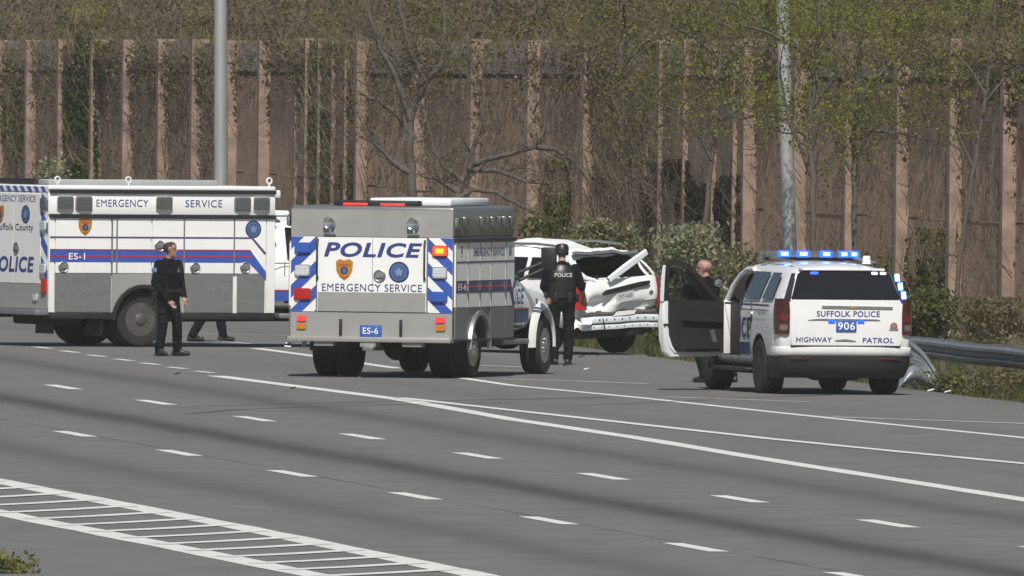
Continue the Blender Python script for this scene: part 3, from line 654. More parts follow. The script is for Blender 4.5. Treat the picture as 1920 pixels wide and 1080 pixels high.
def shield(fr, u, v, w, h, parent):
    base = [(-.5, .36), (-.3, .5), (0, .44), (.3, .5), (.5, .36), (.46, -.05), (.3, -.32), (0, -.5), (-.3, -.32), (-.46, -.05)]
    b = MB()
    for k, (s_, m) in enumerate(((1, 0), (.80, 1), (.70, 0))): b.prism([(u+x*w*s_, v+y*h*s_) for x, y in base], fr, .001+.002*k, .003+.002*k, m)
    b.prism([(u-w*.30, v+h*.16), (u+w*.30, v+h*.16), (u+w*.26, v+h*.28), (u-w*.26, v+h*.28)], fr, .007, .009, 1)
    b.prism(disc(u, v-.04*h, w*.22), fr, .007, .009, 2); b.prism(disc(u, v-.04*h, w*.13), fr, .009, .011, 3)
    b.prism([(u-w*.2, v-h*.30), (u+w*.2, v-h*.30), (u+w*.1, v-h*.38), (u-w*.1, v-h*.38)], fr, .007, .009, 1)
    return b.build('shield_emblem', [MT['gold'], MT['rust_red'], MT['patch_dark'], MT['patch_blue']], parent, smooth=False)
def patch(fr, u, v, d, parent):
    b = MB(); b.prism(disc(u, v, d/2), fr, .001, .004, 0); b.prism(disc(u, v, d*.42), fr, .004, .006, 1)
    b.prism(disc(u, v, d*.30), fr, .006, .008, 0); b.prism(disc(u, v, d*.27), fr, .008, .010, 1)
    b.prism([(u+d*r_*math.cos(a), v+d*r_*math.sin(a)) for k in range(10) for a in [math.pi/2+k*math.pi/5] for r_ in [.23 if k % 2 == 0 else .12]], fr, .010, .012, 2)
    return b.build('round_emblem', [MT['patch_dark'], MT['patch_blue'], MT['patch_pale']], parent, smooth=False)
def lamp(fr, u, v, w, h, lens, parent, bezel='dull_metal', d=.035, name='warning_light', core=None):
    b = MB(); r_ = min(w, h)*.16
    def rr(w_, h_, r): return [(u+sx*(w_/2-r)+r*math.cos(a), v+sy*(h_/2-r)+r*math.sin(a)) for sx, sy, a0 in ((1, 1, 0), (-1, 1, 1), (-1, -1, 2), (1, -1, 3)) for a in [a0*math.pi/2+k*math.pi/8 for k in range(5)]]
    b.prism(rr(w, h, r_), fr, 0, d*.55); o = b.build(name, MT[bezel], parent)
    b = MB(); b.prism(rr(w*.86, h*.84, r_), fr, d*.5, d)
    for k in range(3): b.prism(rect(u-w*.38, u+w*.38, v-h*.3+k*h*.24, v-h*.3+k*h*.24+h*.06), fr, d, d+.004)
    b.build('lens', MT[lens], o)
    if core: MB().prism(rr(w*.5, h*.4, r_*.5), fr, d+.004, d+.012).build('bulb', MT[core], o)
    return o
def knob(fr, u, v, d, parent, name='door_handle'):
    b = MB(); b.lathe([(d*.5, 0), (d*.5, .012), (d*.44, .02), (d*.36, .008)], lambda a, c, w: fr(u+a, v+c, w)); b.prism(rect(u-d*.32, u+d*.32, v-d*.12, v+d*.12), fr, .004, .03)
    return b.build(name, MT['dull_metal'], parent)
def wheel(parent, x, y, r, w, side, rim='alloy', steer=0, dual=False, z=None, holes=8, deep=.06):
    z = r if z is None else z
    ca, sa = math.cos(steer), math.sin(steer)
    def fr(u, v, t): return (x+side*t*ca-u*sa*side*0 - u*sa, y+u*ca+side*t*sa*0 + t*side*sa*0, z+v)
    if not steer: fr = lambda u, v, t: (x+side*t, y+u, z+v)
    b = MB(); prof = [(r*.60, 0), (r*.62, .0), (r*.80, .022), (r*.94, .012), (r*.985, -.02)]
    for k in range(4):
        t0 = -.035-k*(w-.09)/4; t1 = t0-(w-.09)/4+.016; prof += [(r, t0), (r, t1), (r*.965, t1-.002), (r*.965, t1-.014)]
    prof += [(r*.985, -w+.02), (r*.94, -w-.012), (r*.8, -w-.02), (r*.62, -w)]
    b.lathe(prof, fr, 40, closed=True); o = b.build('wheel', MT['rubber'], parent, ang=28)
    b = MB(); b.lathe([(r*.61, .004), (r*.63, -.01), (r*.56, -.02), (r*.52, -deep), (r*.30, -deep*.7), (r*.27, -deep*.2), (r*.19, .02), (r*.10, .03), (r*.03, .03)], fr, 40)
    for k in range(holes):
        a = 2*math.pi*k/holes; b.prism(disc(r*.42*math.cos(a), r*.42*math.sin(a), r*.07, 10), fr, -deep*.9, -deep*.75+.012, 1)
    for k in range(8):
        a = 2*math.pi*(k+.5)/8; b.prism(disc(r*.235*math.cos(a), r*.235*math.sin(a), r*.025, 6), fr, -deep*.3, .012)
    b.build('rim', [MT[rim], MT['well']], o)
    if dual:
        b = MB(); b.lathe([(q, t-w-.05) for q, t in prof], fr, 32, closed=True); b.build('wheel', MT['rubber'], parent, ang=28)
    return o
def arch_poly(y0, y1, z0, z1, ya, za, ra, n=14):
    """side panel outline with a wheel-arch notch along its lower edge"""
    s = math.sqrt(max(0, ra*ra-(z0-za)**2)); a0 = math.atan2(z0-za, -s); a1 = math.atan2(z0-za, s)
    if a0 < 0: a0 += 2*math.pi
    pts = [(y0, z0), (ya-s, z0)]+[(ya+ra*math.cos(a0+(a1-a0)*k/n), za+ra*math.sin(a0+(a1-a0)*k/n)) for k in range(1, n)]+[(ya+s, z0), (y1, z0), (y1, z1), (y0, z1)]
    return pts
def loft(stations, mats, name, parent, cutters=(), ang=30, subs=1):
    """stations: rear to front, each a list of (x,y,z) half-ring points from keel to roof centre (x>=0)"""
    bm = bmesh.new(); rings = []
    for st in stations:
        left = [(-x, y, z) for x, y, z in st[::-1] if x > 1e-6]
        right = [p for p in st]
        rings.append([bm.verts.new(p) for p in right+left])
    n = len(rings[0])
    for a, b in zip(rings, rings[1:]):
        for k in range(n): bm.faces.new((a[k], a[(k+1) % n], b[(k+1) % n], b[k]))
    for ring, st in ((rings[0], stations[0]), (rings[-1], stations[-1])):
        h = len(st); i = 1                       # strips across, left to right
        R_ = ring[:h]; L_ = [ring[0]]+ring[h:][::-1]+[ring[h-1]]
        for k in range(h-1):
            q = []
            for v in (R_[k], R_[k+1], L_[k+1], L_[k]):
                if v not in q: q.append(v)
            if len(q) > 2: bm.faces.new(q)
    bmesh.ops.recalc_face_normals(bm, faces=bm.faces); me = bpy.data.meshes.new(name); bm.to_mesh(me); bm.free()
    o = link(name, me, mats, parent)
    tmp = []
    if subs:
        md = o.modifiers.new('s', 'SUBSURF'); md.levels = md.render_levels = subs
    for c in cutters:
        c.parent = parent; md = o.modifiers.new('b', 'BOOLEAN'); md.operation = 'DIFFERENCE'; md.object = c; md.solver = 'EXACT'; md.material_mode = 'TRANSFER'; tmp.append(c)
    if o.modifiers:
        bpy.context.view_layer.update(); dg = bpy.context.evaluated_depsgraph_get(); nm = bpy.data.meshes.new_from_object(o.evaluated_get(dg)); old = o.data; o.modifiers.clear(); o.data = nm; bpy.data.meshes.remove(old); nm.name = name
        for c in tmp: bpy.data.objects.remove(c)
    me = o.data; me.polygons.foreach_set('use_smooth', [True]*len(me.polygons)); me.set_sharp_from_angle(angle=R(ang))
    return o
def cut_cyl(y, z, r, x0, x1):
    b = MB(); b.lathe([(r, x0), (r, x1)], lambda u, v, w: (w, y+u, z+v), 40); return b.build('cut', MT['well'], smooth=False)
def cut_box(*a):
    b = MB(); b.box(*a); return b.build('cut', MT['interior'], smooth=False)

def pickup_cab(root, y0, hw, paint, zr=2.02):
    """conventional truck cab and hood, rear wall at y0"""
    def ring(y, w, zb, zs, zbelt, wr, zroof, lean=0):
        return [(0, y, zb), (w*.85, y, zb), (w, y, zb+.12), (w*1.01, y, zs), (w*.97, y+lean*.2, zbelt), (wr, y+lean*.8, zroof-.12), (wr-.13, y+lean, zroof-.02), (0, y+lean, zroof)]
    st = [ring(y0, hw*.97, .62, 1.05, 1.38, hw*.80, zr-.03), ring(y0+.06, hw, .60, 1.05, 1.38, hw*.82, zr), ring(y0+.9, hw, .60, 1.05, 1.37, hw*.82, zr+.01), ring(y0+1.15, hw, .60, 1.05, 1.36, hw*.80, zr-.04, -.05),
          ring(y0+1.72, hw*1.0, .62, 1.05, 1.34, hw*.80, 1.46), ring(y0+1.95, hw*1.0, .66, 1.05, 1.30, hw*.72, 1.42), ring(y0+2.6, hw*1.02, .66, 1.02, 1.26, hw*.66, 1.38), ring(y0+2.95, hw*.97, .62, 1.0, 1.18, hw*.6, 1.30), ring(y0+3.06, hw*.9, .60, .98, 1.12, hw*.55, 1.24)]
    cuts = [cut_cyl(y0+2.36, .44, .52, -1.4, 1.4)]
    cab = loft(st, [MT[paint], MT['well']], 'cab', root, cuts)
    for s_ in (-1, 1):
        f = fr_right(hw*.985) if s_ > 0 else fr_left(hw*.985)
        # side window on the sloping upper side
        def fw(u, v, w, s_=s_): return (s_*(hw*.97+(hw*.82-hw*.97)*v+.006+w), y0+u, 1.40+v*(zr-.15-1.40))
        wp = MB().prism([(.28, .02), (1.28, .02), (1.12, .45), (.98, .92), (.30, .96)], fw, .0, .008).build('side_window', MT['glass_dark'], cab)
        MB().prism([(.22, .70), (1.38, .70), (1.36, .74), (.22, .74)], lambda u, v, w, f=f: f(y0+u, v, w), 0, .004).build('door_seam', MT['door_seam'], cab)
        for uu in (.22, 1.36): MB().prism(rect(y0+uu, y0+uu+.012, .72, 1.36), f, 0, .006).build('door_seam', MT['door_seam'], cab)
        b = MB(); b.prism(rect(y0+.30, y0+.50, 1.20, 1.25), f, .01, .05); b.build('door_handle', MT['chrome'], cab)
        # towing mirror
        b = MB(); b.tube([(s_*hw*.93, y0+1.36, 1.52), (s_*(hw+.30), y0+1.60, 1.70)], .025, 8); b.tube([(s_*hw*.93, y0+1.36, 1.40), (s_*(hw+.30), y0+1.60, 1.60)], .025, 8)
        x0, x1 = sorted((s_*(hw+.22), s_*(hw+.45))); b.box(x0, x1, y0+1.54, y0+1.66, 1.56, 1.90, bev=.03); b.build('mirror', MT['black_trim'], root)
        b = MB(); x0, x1 = sorted((s_*(hw*.7), s_*(hw+.06))); b.box(x0, x1, y0+.1, y0+1.55, .46, .54, bev=.015); b.build('running_board', MT['dull_metal'], root)
        # flared fender over the wheel
        b = MB(); rows = []
        for k in range(17):
            a = math.pi*(-.02+1.04*k/16); row = []
            for rr_, xo in ((.515, .99), (.53, 1.075), (.56, 1.09), (.62, 1.05), (.66, 1.0)):
                row.append((s_*hw*xo, y0+2.36-rr_*math.cos(a), .44+rr_*math.sin(a)))
            rows.append(row)
        b.grid(rows); b.build('fender_flare', MT[paint], cab)
        lamp(lambda u, v, w, s_=s_: (s_*(hw*.99)+s_*w, y0+2.84+u, v), 0, 1.08, .14, .10, 'lens_amber', cab, d=.03, name='marker_light')
    b = MB(); b.box(-hw*.95, hw*.95, y0+3.02, y0+3.16, .48, .72, bev=.03); b.build('front_bumper', MT['chrome'], root)
    b = MB(); b.box(-hw*.5, hw*.5, y0+3.03, y0+3.075, .78, 1.14, bev=.02)
    for k in range(4): b.box(-hw*.48, hw*.48, y0+3.07, y0+3.09, .82+.08*k, .85+.08*k)
    b.build('grille', MT['dull_metal'], cab)
    def fws(u, v, w): return (u*(hw*.94+(hw*.76-hw*.94)*v), y0+1.70+(1.14-1.70)*v+.02+w, 1.47+v*(zr-.10-1.47))
    MB().prism([(-.9, .06), (.9, .06), (.88, .95), (-.88, .95)], fws, .0, .006).build('windscreen', MT['glass_dark'], cab)
    return cab
def chassis(root, y0, y1, axle, trk, zr=.5):
    b = MB()
    for s_ in (-1, 1): b.box(s_*.42-.05, s_*.42+.05, y0, y1, .52, .70, bev=.01)
    for k in range(6): b.box(-.42, .42, y0+.15+(y1-y0-.3)*k/5-.04, y0+.15+(y1-y0-.3)*k/5+.04, .54, .66)
    b.tube([(-trk, axle, zr-.04), (trk, axle, zr-.04)], .075, 12); b.lathe([(.05, -.16), (.19, -.08), (.21, 0), (.19, .08), (.05, .16)], lambda u, v, w: (u, axle+w, zr-.05+v), 20)
    for s_ in (-1, 1):
        b.tube([(s_*.5, axle-.7, .60), (s_*.5, axle, .40), (s_*.5, axle+.7, .60)], .04, 6)
    b.tube([(.55, axle-1.0, .42), (.55, axle+.5, .44), (.5, y1-1.2, .46)], .05, 10)
    b.box(-.9, -.5, axle+.9, axle+2.0, .42, .72, bev=.03); b.box(.52, .92, axle+1.2, axle+2.2, .44, .70, bev=.03)
    return b.build('chassis', MT['underbody'], root)

# ------------------------------------------------------------------ small silver rescue truck
def truck_es6():
    g = gp(695, 708.3); root = empty('rescue_truck', (g.x, g.y, 0), rz=R(-15.5))
    tag(root, 'silver and white police emergency rescue truck ES-6 seen from behind with blue chevrons', 'rescue truck', 'police rescue trucks')
    HW, LB, TOP = 1.265, 3.3, 2.525; fr = fr_rear(0); frr = fr_right(HW); frl = fr_left(HW); AX, AR = 1.40, .52
    # box: upper shell, lower side skirts with wheel arches, rear wall
    b = MB(); b.box(-HW+.02, HW-.02, .02, LB, 1.04, TOP-.03, bev=.02); b.box(-HW+.01, HW-.01, .0, LB+.01, 2.06, TOP, bev=.045, seg=3)
    for f in (frr, frl): b.prism(arch_poly(.02, LB, .55, 1.05, AX, .42, AR), f, -.24, -.02)
    b.box(-HW+.02, HW-.02, .02, .12, .60, 1.06); b.box(-HW+.24, HW-.24, .9, LB-.04, 1.0, 1.05)
    body = b.build('body', MT['silver_shaded'], root)
    b = MB(); b.box(-.98, .98, .14, LB-.06, .72, .99); b.build('floor_pan', MT['well'], root)
    for s_ in (-1, 1):
        f = frr if s_ > 0 else frl
        b = MB(); rows = []
        for k in range(19):
            a = math.pi*(.0+k/18); rows.append([(s_*(HW-.02), AX-(AR-.02)*math.cos(a), .42+(AR-.02)*math.sin(a)), (s_*(HW+.035), AX-(AR-.01)*math.cos(a), .42+(AR-.01)*math.sin(a)), (s_*(HW+.035), AX-(AR+.05)*math.cos(a), .42+(AR+.05)*math.sin(a)), (s_*(HW-.03), AX-(AR+.06)*math.cos(a), .42+(AR+.06)*math.sin(a))])
        b.grid(rows); b.build('fender_ring', MT['dull_metal'], root)
        # locker doors: white above, shade-darkened silver below
        cols = [(.05, .70), (.73, 1.36), (1.39, 1.96), (1.99, 2.78), (2.81, 3.26)]
        for y0, y1 in cols:
            zb = .58 if (y1 < AX-AR or y0 > AX+AR-.1) else 1.03
            d = MB(); d.prism(rect(y0, y1, 1.05, 2.00), f, -.018, .008).build('locker_door', MT['white_paint'], root)
            if zb < 1: MB().prism(rect(y0, y1, .58, 1.03), f, -.018, .006).build('plate', MT['silver_shaded'], d) if False else MB().prism(rect(y0, y1, .58, 1.035), f, -.018, .006).build('locker_door', MT['silver_shaded'], root)
            dd = root.children[-1]
            b = MB(); b.prism(rect(y1-.11, y1-.045, 1.28, 1.42), f, .008, .02); b.prism(rect(y1-.10, y1-.055, 1.31, 1.40), f, .02, .045); b.build('latch', MT['chrome'], root)
            MB().prism(rect(y0-.008, y0+.012, 1.0, 2.0), f, .008, .016).build('door_edge', MT['chrome'], root)
        decal(rect(.05, 3.26, 1.70, 1.725), f, 'purple_line', root, off=.009)
        decal([(.73, 1.26), (3.0, 1.26), (3.2, 1.02), (3.27, 1.02), (3.27, 1.12), (3.05, 1.44), (.73, 1.44)], f, 'navy', root, off=.009)
        decal(rect(.06, .66, 1.26, 1.44), f, 'navy', root, off=.009); decal(rect(.73, 3.02, 1.335, 1.365), f, 'red_line', root, off=.0125); decal(rect(.06, .66, 1.335, 1.365), f, 'red_line', root, off=.0125)
        MB().prism(rect(.02, LB, 2.005, 2.06), f, -.01, .03).build('drip_rail', MT['black_trim'], root)
        MB().prism(rect(0.06, LB, .545, .575), f, -.02, .03).build('sill', MT['black_trim'], root)
        for yy in (.12, .55, 1.45, 2.05, 2.70, 3.06):
            lamp(f, yy, 2.30, .24, .17, 'lens_grey', root, 'chrome', .05)
        fx = fr_right(HW) if s_ > 0 else fr_leftread(HW); sg = 1 if s_ > 0 else -1
        text('EMERGENCY SERVICE', fx, sg*1.85, 1.80, 1.7, .12, 'letter_blue', root, off=.010); text('ES-6', fx, sg*.36, 1.30, .42, .10, 'white_letter', root, off=.016)
        shield(fx, sg*.36, 1.88, .2, .24, root); patch(fx, sg*3.03, 1.86, .26, root)
    # rear face: brushed upper band and lower band, white doors, chevrons
    decal(rect(-HW+.03, HW-.03, 2.075, TOP-.05), fr, 'silver', root, 'upper_panel', off=0, th=.006)
    decal(rect(-HW+.03, HW-.03, .60, .955), fr, 'silver', root, 'lower_panel', off=-.018, th=.024)
    d = MB(); d.prism(rect(-.83, .01, .97, 2.065), fr, -.01, .014); d.build('rear_door', MT['white_paint'], root)
    d = MB(); d.prism(rect(.018, .84, .97, 2.065), fr, -.01, .014); d.build('rear_door', MT['white_paint'], root)
    decal(rect(-.82, .83, .975, 1.255), fr, 'silver', root, 'kick_plate', off=.014, th=.004)
    for s_ in (-1, 1):
        u0, u1 = (-1.235, -.85) if s_ < 0 else (.86, 1.235)
        decal(rect(u0, u1, .965, 2.07), fr, 'white_paint', root, 'chevron_panel', off=-.004, th=.008)
        w = u1-u0
        for k in range(-1, 5):
            z0 = .80+k*.36; pl = [(u0, z0+ (w*.95 if s_ > 0 else 0)), (u1, z0+(0 if s_ > 0 else w*.95)), (u1, z0+.19+(0 if s_ > 0 else w*.95)), (u0, z0+.19+(w*.95 if s_ > 0 else 0))]
            # clip to the panel
            def clip(P, zl, up):
                out = []
                for i in range(len(P)):
                    a, c = P[i], P[(i+1) % len(P)]; ia = (a[1] >= zl) if up else (a[1] <= zl); ic = (c[1] >= zl) if up else (c[1] <= zl)
                    if ia: out.append(a)
                    if ia != ic: t = (zl-a[1])/(c[1]-a[1]); out.append((a[0]+(c[0]-a[0])*t, zl))
                return out
            pl = clip(clip(pl, .97, True) or [], 2.065, False) if clip(pl, .97, True) else []
            if len(pl) > 2: decal(pl, fr, 'blue', root, 'chevron_stripe', off=.0045, th=.003)
    xl, xr = -1.055, 1.045
    lamp(fr, xl, 1.90, .25, .16, 'lens_blue', root, 'blue', .05); lamp(fr, xl, 1.57, .24, .17, 'lens_clear', root, 'chrome', .05); lamp(fr, xl, 1.22, .26, .17, 'lens_red', root, 'lens_red', .05)
    lamp(fr, xr, 1.88, .24, .16, 'lit_redamber', root, 'lens_red', .05, core='lit_amber'); lamp(fr, xr, 1.56, .23, .17, 'lens_clear', root, 'chrome', .05); lamp(fr, xr, 1.20, .24, .16, 'lens_blue', root, 'blue', .05)
    for s_ in (-1, 1):
        b = MB(); b.tube([(s_*.82, -.03, 1.45), (s_*.82, -.07, 1.5), (s_*.82, -.07, 1.98), (s_*.82, -.03, 2.03)], .016, 8)
        b.build('grab_rail', MT['black_trim'], root)
        # chrome work lamps on the upper band
        o = MB(); o.lathe([(.085, .0), (.09, .05), (.085, .07), (.06, .055), (.02, .05)], lambda u, v, w, s_=s_: fr(s_*.64+u, 2.275+v, w+.03), 24); o.tube([fr(s_*.64, 2.19, .03), fr(s_*.64, 2.13, .02)], .025, 8); o.box(s_*.64-.09, s_*.64+.09, -.05, -.005, 2.10, 2.135, bev=.008); o.build('work_lamp', MT['chrome'], root)
        lamp(fr, s_*1.06, .865, .155, .095, 'lit_red', root, 'dull_metal', .03, 'tail_light'); lamp(fr, s_*1.065, .745, .15, .095, 'lens_amber', root, 'dull_metal', .03, 'turn_light')
        b = MB(); b.box(s_*.46-.02, s_*.46+.02, -.05, -.006, .62, .86, bev=.008); b.build('step_bracket', MT['black_trim'], root)
    text('POLICE', fr, .02, 1.775, 1.50, .215, 'letter_blue', root, shear=.22, bold=.028, off=.018)
    text('EMERGENCY SERVICE', fr, .01, 1.272, 1.53, .108, 'letter_blue', root, bold=0, off=.018)
    fq = fr_rear(-.014); shield(fq, -.415, 1.585, .265, .32, root); patch(fq, .42, 1.56, .31, root); knob(fq, .125, 1.50, .19, root)
    b = MB(); b.box(-.165, .165, -.035, -.005, .60, .775, bev=.006); pl = b.build('number_plate', MT['plate_blue'], root); text('ES-6', fr, 0, .645, .235, .095, 'white_letter', pl, off=.037, bold=.01)
    # rear bumper step, tow hitch, mud flaps
    b = MB(); b.box(-HW+.02, HW-.02, -.14, .10, .525, .60, bev=.012); b.box(-.85, -.55, -.1, .1, .46, .53, bev=.01); b.box(.5, .8, -.1, .1, .46, .53, bev=.01); b.box(-.14, .1, -.12, .2, .45, .53, bev=.01); b.build('rear_step', MT['silver'], root)
    b = MB(); b.tube([(-1.2, -.08, .50), (-1.28, -.1, .49), (-1.30, -.1, .45), (-1.2, -.08, .44)], .012, 6); b.box(-.08, .08, -.18, .4, .40, .47, bev=.01); b.build('hitch', MT['dull_metal'], root)
    for s_ in (-1, 1):
        b = MB(); b.box(s_*.86-.3, s_*.86+.3, .78, .80, .38, .58); b.build('mud_flap', MT['black_trim'], root)
        o = wheel(root, s_*1.17, AX, .43, .26, s_, 'chrome', dual=True)
        wheel(root, s_*1.08, 5.70, .43, .27, s_, 'alloy', deep=.02)
    chassis(root, .1, 6.2, AX, .9)
    # roof furniture
    b = MB(); b.box(-.62, .68, .06, .30, TOP+.005, TOP+.085, bev=.02); lb = b.build('light_bar', MT['black_trim'], root)
    for x0, x1 in ((-.46, -.09), (.11, .48)): MB().box(x0, x1, .03, .065, TOP+.012, TOP+.045, bev=.008).build('lens', MT['lit_red'], lb)
    b = MB(); b.box(-.3, .95, .9, 3.0, TOP+.005, TOP+.115, bev=.03); b.build('roof_locker', MT['roof_white'], root)
    cab = pickup_cab(root, LB+.06, 1.0, 'white_paint')
    fx = fr_right(1.015); text('POLICE', fx, LB+.88, 1.05, 1.05, .24, 'letter_blue', cab, bold=.02, off=.004)
    decal(rect(LB+.30, LB+1.72, .78, .98), fr_right(1.005), 'navy', cab, off=.004); decal(rect(LB+.30, LB+1.72, .978, .995), fr_right(1.008), 'red_line', cab, off=.006)
    shield(fr_right(1.0), LB+2.2, 1.06, .13, .16, cab)
truck_es6()

# ------------------------------------------------------------------ large white rescue truck, broadside
def truck_es1():
    g = gp(261, 650.5); a = R(-61.5); HW, LB, TOP = 1.22, 4.06, 2.56; AX, AR = 1.70, .53
    off = Vector((1.1*math.cos(a)-AX*math.sin(a), 1.1*math.sin(a)+AX*math.cos(a), 0)); root = empty('rescue_truck', (g.x-off.x, g.y-off.y, 0), rz=a)
    tag(root, 'large white police emergency rescue truck ES-1 parked broadside with long blue stripe', 'rescue truck', 'police rescue trucks')
    fr = fr_rear(0); frr = fr_right(HW); frl = fr_left(HW)
    b = MB(); b.box(-HW+.02, HW-.02, .02, LB, 1.10, TOP-.02, bev=.02); b.box(-HW, HW, .0, LB+.01, 2.48, TOP, bev=.03, seg=3); b.box(-HW+.003, HW-.003, 0.003, LB, 2.10, 2.45, bev=.015)
    for f in (frr, frl): b.prism(arch_poly(.02, LB, .545, 1.12, AX, .43, AR), f, -.25, -.02)
    b.box(-HW+.02, HW-.02, .02, .12, .60, 1.12)
    b.build('body', MT['white_paint'], root)
    b = MB(); b.box(-.94, .94, .14, LB-.06, .74, 1.08); b.build('floor_pan', MT['well'], root)
    seams = [.11, 1.12, 1.22, 1.84, 2.42, 3.32, 3.90]
    for s_ in (1, -1):
        f = frr if s_ > 0 else frl; fx = fr_right(HW) if s_ > 0 else fr_leftread(HW); sg = s_
        for k, (y0, y1) in enumerate(zip(seams, seams[1:])):
            MB().prism(rect(y0+.012, y1-.012, 1.175, 2.04), f, -.018, .006).build('locker_door', MT['white_paint'], root)
        for y0, y1 in ((.115, 1.13), (2.42, 3.315), (3.375, 3.885)):
            MB().prism(rect(y0+.01, y1-.01, .56, 1.165), f, -.018, .006).build('tread_plate', MT['tread_plate'], root)
        MB().prism(arch_poly(1.14, 2.41, .56, 1.165, AX, .43, AR+.005), f, -.018, .003).build('tread_plate', MT['silver'], root)
        MB().prism(rect(.01, LB, 2.045, 2.10), f, -.01, .035).build('drip_rail', MT['black_trim'], root)
        MB().prism(rect(.01, LB, 2.435, 2.495), f, -.01, .03).build('drip_rail', MT['black_trim'], root)
        for y0 in (1.13, 1.215, 2.42, 3.32): MB().prism(rect(y0-.012, y0+.012, 1.17, 2.04), f, .004, .014).build('door_edge', MT['dull_metal'], root)
        MB().prism(rect(.005, .10, .55, 2.04), f, -.01, .004).build('corner_post', MT['white_paint'], root); MB().prism(rect(3.905, 4.055, .55, 2.04), f, -.01, .004).build('corner_post', MT['white_paint'], root)
        decal([(.02, 1.345), (3.58, 1.345), (3.86, 1.10), (3.895, 1.10), (3.895, 1.20), (3.62, 1.535), (.02, 1.535)], f, 'blue', root, off=.0065)
        decal([(.02, 1.427), (3.55, 1.427), (3.66, 1.427), (3.64, 1.455), (.02, 1.455)], f, 'red_line', root, off=.0105); decal([(.02, 1.535), (3.62, 1.535), (3.60, 1.552), (.02, 1.552)], f, 'red_line', root, off=.0105)
        decal([(.02, 1.725), (3.63, 1.725), (3.86, 1.48), (3.89, 1.48), (3.89, 1.51), (3.65, 1.752), (.02, 1.752)], f, 'purple_line', root, off=.0065)
        for yy, ln in ((.28, 'lens_clear'), (.615, 'lens_grey'), (2.05, 'lens_clear'), (3.46, 'lens_grey'), (3.80, 'lens_clear')): lamp(f, yy, 2.275, .295, .225, 'lens_grey' if ln == 'lens_grey' else 'lens_grey', root, 'chrome' if ln == 'lens_clear' else 'dull_metal', .05)
        text('EMERGENCY', fx, sg*1.31, 2.225, .93, .115, 'letter_blue', root, bold=0, off=.0); text('SERVICE', fx, sg*2.77, 2.225, .66, .115, 'letter_blue', root, bold=0, off=.0)
        text('ES-1', fx, sg*.50, 1.385, .29, .105, 'white_letter', root, bold=.012, off=.0125)
        fz = fr_right(HW+.005) if s_ > 0 else fr_leftread(HW+.005)
        shield(fz, sg*.645, 1.905, .25, .29, root); patch(fz, sg*3.66, 1.88, .285, root)
        for yy, zz in ((.26, 1.265), (1.98, 1.60), (2.62, 1.255), (3.52, 1.265)): knob(fz, sg*yy, zz, .185, root)
        b = MB(); b.prism(rect(1.72, 1.93, .99, 1.08), f, .003, .03); b.build('fuel_flap', MT['silver'], root)
        b = MB(); rows = []
        for k in range(19):
            t = math.pi*k/18; rows.append([(s_*(HW-.03), AX-(AR-.03)*math.cos(t), .43+(AR-.03)*math.sin(t)), (s_*(HW+.045), AX-(AR-.02)*math.cos(t), .43+(AR-.02)*math.sin(t)), (s_*(HW+.045), AX-(AR+.03)*math.cos(t), .43+(AR+.03)*math.sin(t)), (s_*(HW-.03), AX-(AR+.04)*math.cos(t), .43+(AR+.04)*math.sin(t))])
        b.grid(rows); b.build('fender_ring', MT['black_trim'], root)
        MB().box(*sorted((s_*(HW-.28), s_*(HW-.01))), .04, 1.14, .44, .545, bev=.012).build('sill', MT['black_trim'], root)
        MB().box(*sorted((s_*(HW-.28), s_*(HW-.01))), 2.28, LB, .44, .545, bev=.012).build('sill', MT['black_trim'], root)
        o = wheel(root, s_*1.13, AX, .435, .27, s_, 'rim_dark', dual=True); wheel(root, s_*1.06, 6.35, .435, .28, s_, 'alloy', deep=.02)
        MB().box(s_*.84-.3, s_*.84+.3, 1.0, 1.02, .18, .6).build('mud_flap', MT['black_trim'], root)
    # rear: white doors, lettering, chevron strip, silver lower band, lamps
    for x0, x1 in ((-.95, -.005), (.005, .95)): MB().prism(rect(x0, x1, 1.0, 2.42), fr, -.018, .01).build('rear_door', MT['white_paint'], root)
    decal(rect(-HW+.02, HW-.02, .60, .99), fr, 'silver', root, 'lower_panel', off=-.018, th=.024)
    decal(rect(-HW+.03, HW-.03, 2.455, 2.54), fr, 'white_paint', root, 'chevron_panel', off=.0, th=.004)
    for k in range(10):
        x = -1.15+k*.24; decal([(x, 2.457), (x+.12, 2.457), (x+.04, 2.538), (x-.08, 2.538)] if x > -1.1 else [(x, 2.457), (x+.12, 2.457), (x+.06, 2.538), (x, 2.538)], fr, 'blue', root, 'chevron_stripe', off=.0045)
    for s_ in (-1, 1):
        u0, u1 = sorted((s_*.965, s_*1.20)); decal(rect(u0, u1, 1.0, 2.44), fr, 'white_paint', root, 'chevron_panel', off=-.002, th=.006)
        for k in range(4):
            z0 = 1.02+k*.37; t = .24; pl = [(u0, z0+(t if s_ > 0 else 0)), (u1, z0+(0 if s_ > 0 else t)), (u1, z0+.19+(0 if s_ > 0 else t)), (u0, z0+.19+(t if s_ > 0 else 0))]
            decal(pl if max(p[1] for p in pl) < 2.45 else [(p[0], min(p[1], 2.43)) for p in pl], fr, 'blue', root, 'chevron_stripe', off=.0045)
        lamp(fr, s_*1.08, 2.27, .20, .20, 'lens_grey', root, 'dull_metal', .05); lamp(fr, s_*1.08, 1.92, .20, .18, 'lens_clear', root, 'chrome', .05); lamp(fr, s_*1.08, 1.24, .20, .18, 'lens_clear', root, 'chrome', .05); lamp(fr, s_*1.10, .96, .16, .26, 'lens_red', root, 'lens_red', .04, 'tail_light')
        lamp(fr, s_*.80, .78, .16, .12, 'lens_clear', root, 'chrome', .03, 'reverse_light')
